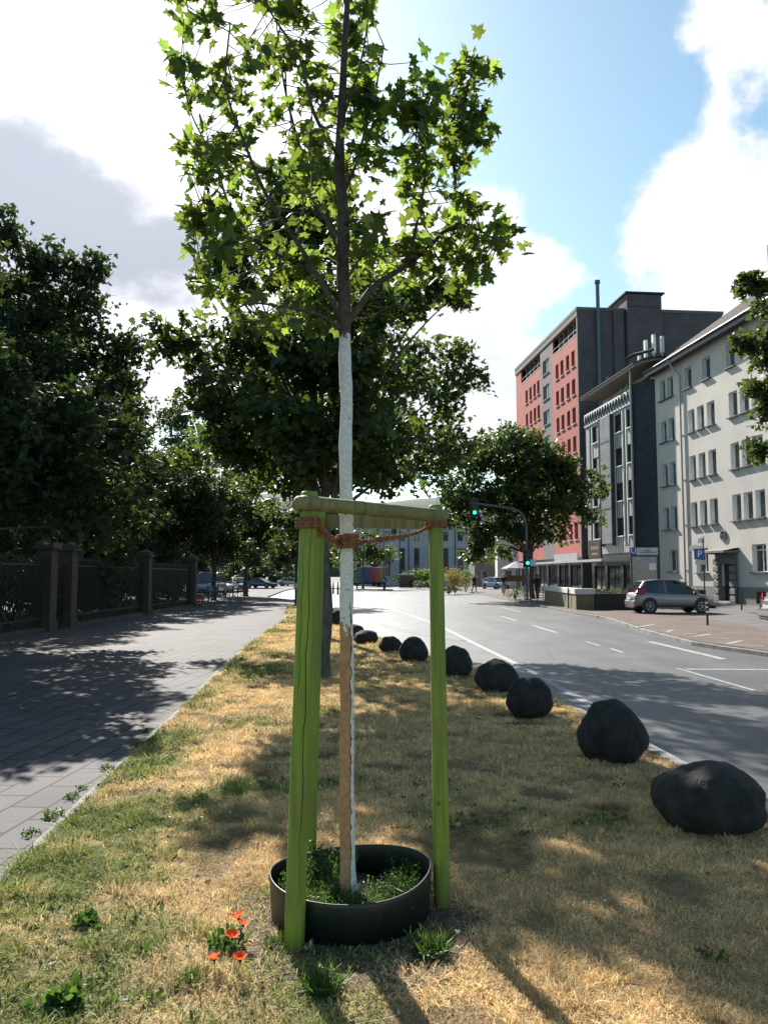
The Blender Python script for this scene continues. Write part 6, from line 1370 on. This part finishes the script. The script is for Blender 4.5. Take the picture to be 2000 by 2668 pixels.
# dark wood closing the far end of the promenade
wb = [(rng.uniform(-75, -17), rng.uniform(150, 172), rng.uniform(1.5, 6.5), 4.5, 3, 2.6) for _ in range(46)] + [(-75 + 60 * k / 30, 150, 1.2, 2.4, 1.6, 1.6) for k in range(31)]
cl = sprays(wb, .55, .5, 8, .5, .7); V, Fa, T = leaf_arrays(clump(cl, 6, .35), .5, 'low', droop=.2, upn=.6)
tag(np_mesh('woodland', V, Fa, M['leaf_far'], tint=T), 'dark belt of trees and bushes closing the far end of the promenade', 'trees', kind='stuff')
# rainbow container and shelter across the junction
cols = [(.42, .30, .04), (.10, .28, .10), (.03, .20, .22), (.02, .07, .36), (.10, .03, .28), (.38, .02, .10), (.52, .05, .03), (.60, .18, .02), (.62, .34, .04)]
rb, nt_, b_r = _nt('rainbow_paint'); co_ = coords(nt_); sp_ = node(nt_, 'ShaderNodeSeparateXYZ'); nt_.links.new(co_, sp_.inputs[0])
nt_.links.new(ramp(nt_, mth2(nt_, 'ADD', mth2(nt_, 'MULTIPLY', sp_.outputs[0], 1 / 5.4), mth2(nt_, 'MULTIPLY', mth2(nt_, 'SUBTRACT', noise(nt_, co_, .9, 3), .5), .12)), [(.02 + .118 * k, tuple(x * .65 + .05 for x in c)) for k, c in enumerate(cols)]), b_r.inputs['Base Color']); b_r.inputs['Roughness'].default_value = .6
t = thing('rainbow_container', 'container painted in rainbow colours on wheels across the junction', 'container', PX(914, 124, 0)); mb = MB(); mb.box((0, 0, .55), (5.3, 2.3, 2.95)); mb.build('box', rb, t, bevel=.04)
mb = MB(); mb.box((.1, .1, .35), (5.2, 2.2, .548)); mb.build('chassis', M['blacktrim'], t)
for x in (.9, 3.6, 4.4): mb = MB(); mb.disc((x, .05, .36), (0, 1, 0), .36, 18, th=.22); mb.build('wheel', M['tyre'], t)
mb = MB(); mb.box((1.5, .2, 2.952), (3.4, 2.1, 3.12)); mb.build('roof_box', M['fascia'], t, bevel=.03)
t = thing('bus_shelter', 'dark shelter with white flat roof before the pale building', 'shelter', PX(1040, 108, 0)); mb = MB(); mb.box((-.1, -.6, 1.75), (2.0, .8, 1.9)); mb.build('roof', M['white'], t)
mb = MB(); mb.box((.1, .6, 0), (1.9, .66, 1.75)); mb.box((0.02, -.4, 0), (.08, .66, 1.75)); mb.box((1.92, -.4, 0), (1.98, .66, 1.75)); mb.build('glass_wall', M['carglass'], t); mb = MB(); mb.box((.2, .1, .42), (1.8, .45, .5)); mb.box((.3, .2, 0), (.38, .3, .42)); mb.box((1.6, .2, 0), (1.68, .3, .42)); mb.build('bench', M['blacktrim'], t)
t = thing('dark_post', 'dark slim ticket post at the edge of the verge left of the green stakes', 'post', PX(771, 43, 0)); mb = MB(); mb.box((-.07, -.06, 0), (.07, .06, 2.55)); mb.build('shaft', M['blacktrim'], t); mb = MB(); mb.box((-.12, -.10, .95), (.14, .10, 1.25)); mb.build('panel', M['fascia'], t)

# ------------------------------------------------------------------ people
M['skin'] = mat('skin', (.45, .28, .2), .6); M['hair'] = mat('dark_hair', (.04, .03, .025), .7); M['hair_w'] = mat('grey_hair', (.5, .48, .45), .7)
M['navy'] = mat('navy_cloth', (.02, .025, .045), .9); M['maroonc'] = mat('dark_red_cloth', (.10, .025, .03), .9); M['beige'] = mat('beige_cloth', (.30, .26, .21), .9); M['blackc'] = mat('black_cloth', (.015, .015, .018), .9)
def person(label, loc, rz, J, top_m, leg_m, hair_m, sleeve=True):
    """J: joints of the pose in metres; one continuous skinned surface, clothes coloured by region"""
    t = thing('person', label, 'person', loc, rz)
    names = list(J); idx = {n: i for i, n in enumerate(names)}; me = bpy.data.meshes.new('body')
    E = [('pelvis', 'chest'), ('chest', 'neck'), ('neck', 'head0'), ('head0', 'head1'), ('chest', 'shL'), ('shL', 'elL'), ('elL', 'wrL'), ('wrL', 'haL'), ('chest', 'shR'), ('shR', 'elR'), ('elR', 'wrR'), ('wrR', 'haR'),
         ('pelvis', 'hipL'), ('hipL', 'knL'), ('knL', 'anL'), ('anL', 'toL'), ('pelvis', 'hipR'), ('hipR', 'knR'), ('knR', 'anR'), ('anR', 'toR')]
    RD = dict(pelvis=.145, chest=.165, neck=.058, head0=.085, head1=.088, shL=.07, shR=.07, elL=.043, elR=.043, wrL=.028, wrR=.028, haL=.032, haR=.032, hipL=.095, hipR=.095, knL=.06, knR=.06, anL=.042, anR=.042, toL=.035, toR=.035)
    me.from_pydata([J[n] for n in names], [(idx[a], idx[b]) for a, b in E], []); o = bpy.data.objects.new('body_tmp', me); COL.objects.link(o)
    sk = o.modifiers.new('skin', 'SKIN'); sb = o.modifiers.new('s', 'SUBSURF'); sb.levels = 2; sb.render_levels = 2
    for n in names: r = RD[n]; me.skin_vertices[0].data[idx[n]].radius = (r, r); me.skin_vertices[0].data[idx[n]].use_root = (n == 'pelvis')
    bpy.context.view_layer.update(); ev_ = o.evaluated_get(bpy.context.evaluated_depsgraph_get()); m2 = bpy.data.meshes.new_from_object(ev_); bpy.data.objects.remove(o)
    for m_ in (M['skin'], top_m, leg_m, M['blacktrim']): m2.materials.append(m_)
    jn = {n: Vector(J[n]) for n in names}
    for p in m2.polygons:
        c = p.center; n = min(names, key=lambda k: (jn[k] - c).length - RD[k])
        p.material_index = 0 if n in ('neck', 'head0', 'head1', 'haL', 'haR', 'wrL', 'wrR') else (2 if n in ('pelvis', 'hipL', 'hipR', 'knL', 'knR', 'anL', 'anR') else (3 if n in ('toL', 'toR') else 1)); p.use_smooth = True
    b = bpy.data.objects.new('body', m2); COL.objects.link(b); b.parent = t
    h = MB(); hc = (jn['head0'] + jn['head1']) / 2; h.lathe([(.0, .15), (.07, .135), (.103, .07), (.108, .0), (.095, -.05)], 14, M=Matrix.Translation(hc + Vector((0, .012, .0)))); h.build('hair', hair_m, t, smooth=True)
    f = MB(); nz_ = hc + Vector((0, -.10, -.02)); f.tube([nz_ + Vector((0, .02, .02)), nz_ + Vector((0, -.008, -.01))], [.008, .014], 6); f.build('nose', M['skin'], t); return t
walk = dict(pelvis=(0, 0, .95), chest=(0, .01, 1.28), neck=(0, 0, 1.47), head0=(0, -.01, 1.56), head1=(0, -.01, 1.66), shL=(.18, 0, 1.40), elL=(.24, .06, 1.13), wrL=(.22, -.04, .90), haL=(.21, -.07, .81), shR=(-.18, 0, 1.40), elR=(-.24, -.04, 1.13), wrR=(-.22, -.20, .95), haR=(-.21, -.26, .88),
            hipL=(.09, 0, .88), knL=(.10, -.12, .49), anL=(.10, -.14, .09), toL=(.10, -.28, .04), hipR=(-.09, 0, .88), knR=(-.10, .08, .49), anR=(-.10, .28, .12), toR=(-.10, .17, .04))
person('person in dark red jacket and black trousers walking by the yellow shrub', PX(1235, 78, 0), .5, walk, M['maroonc'], M['blackc'], M['hair_w'])
ride = dict(pelvis=(0, .24, 1.02), chest=(0, .02, 1.36), neck=(0, -.08, 1.53), head0=(0, -.11, 1.62), head1=(0, -.11, 1.71), shL=(.18, -.04, 1.46), elL=(.26, -.18, 1.24), wrL=(.26, -.32, 1.10), haL=(.26, -.38, 1.08), shR=(-.18, -.04, 1.46), elR=(-.26, -.18, 1.24), wrR=(-.26, -.32, 1.10), haR=(-.26, -.38, 1.08),
            hipL=(.09, .20, .95), knL=(.11, -.14, .72), anL=(.10, .02, .36), toL=(.10, -.10, .30), hipR=(-.09, .20, .95), knR=(-.11, -.08, .58), anR=(-.10, .02, .20), toR=(-.10, -.12, .15))
cb_ = PX(1312, 65, 0); rzc = R(-10)
person('person in navy top riding a bicycle towards the camera', cb_, rzc, ride, M['navy'], M['beige'], M['hair_w'])
bc = bicycle('bicycle with wire basket under the rider in navy', (0, 0, 0), R(-90) + rzc, M['black_paint'], None, True, lean=0); off = Matrix.Rotation(rzc, 3, 'Z') @ Vector((0, .50, 0)); bc.location = cb_ + off
person('person in black clothes standing behind the traffic signal pole', PX(1399, 56.5, 0), -.4, walk, M['blackc'], M['blackc'], M['hair'])
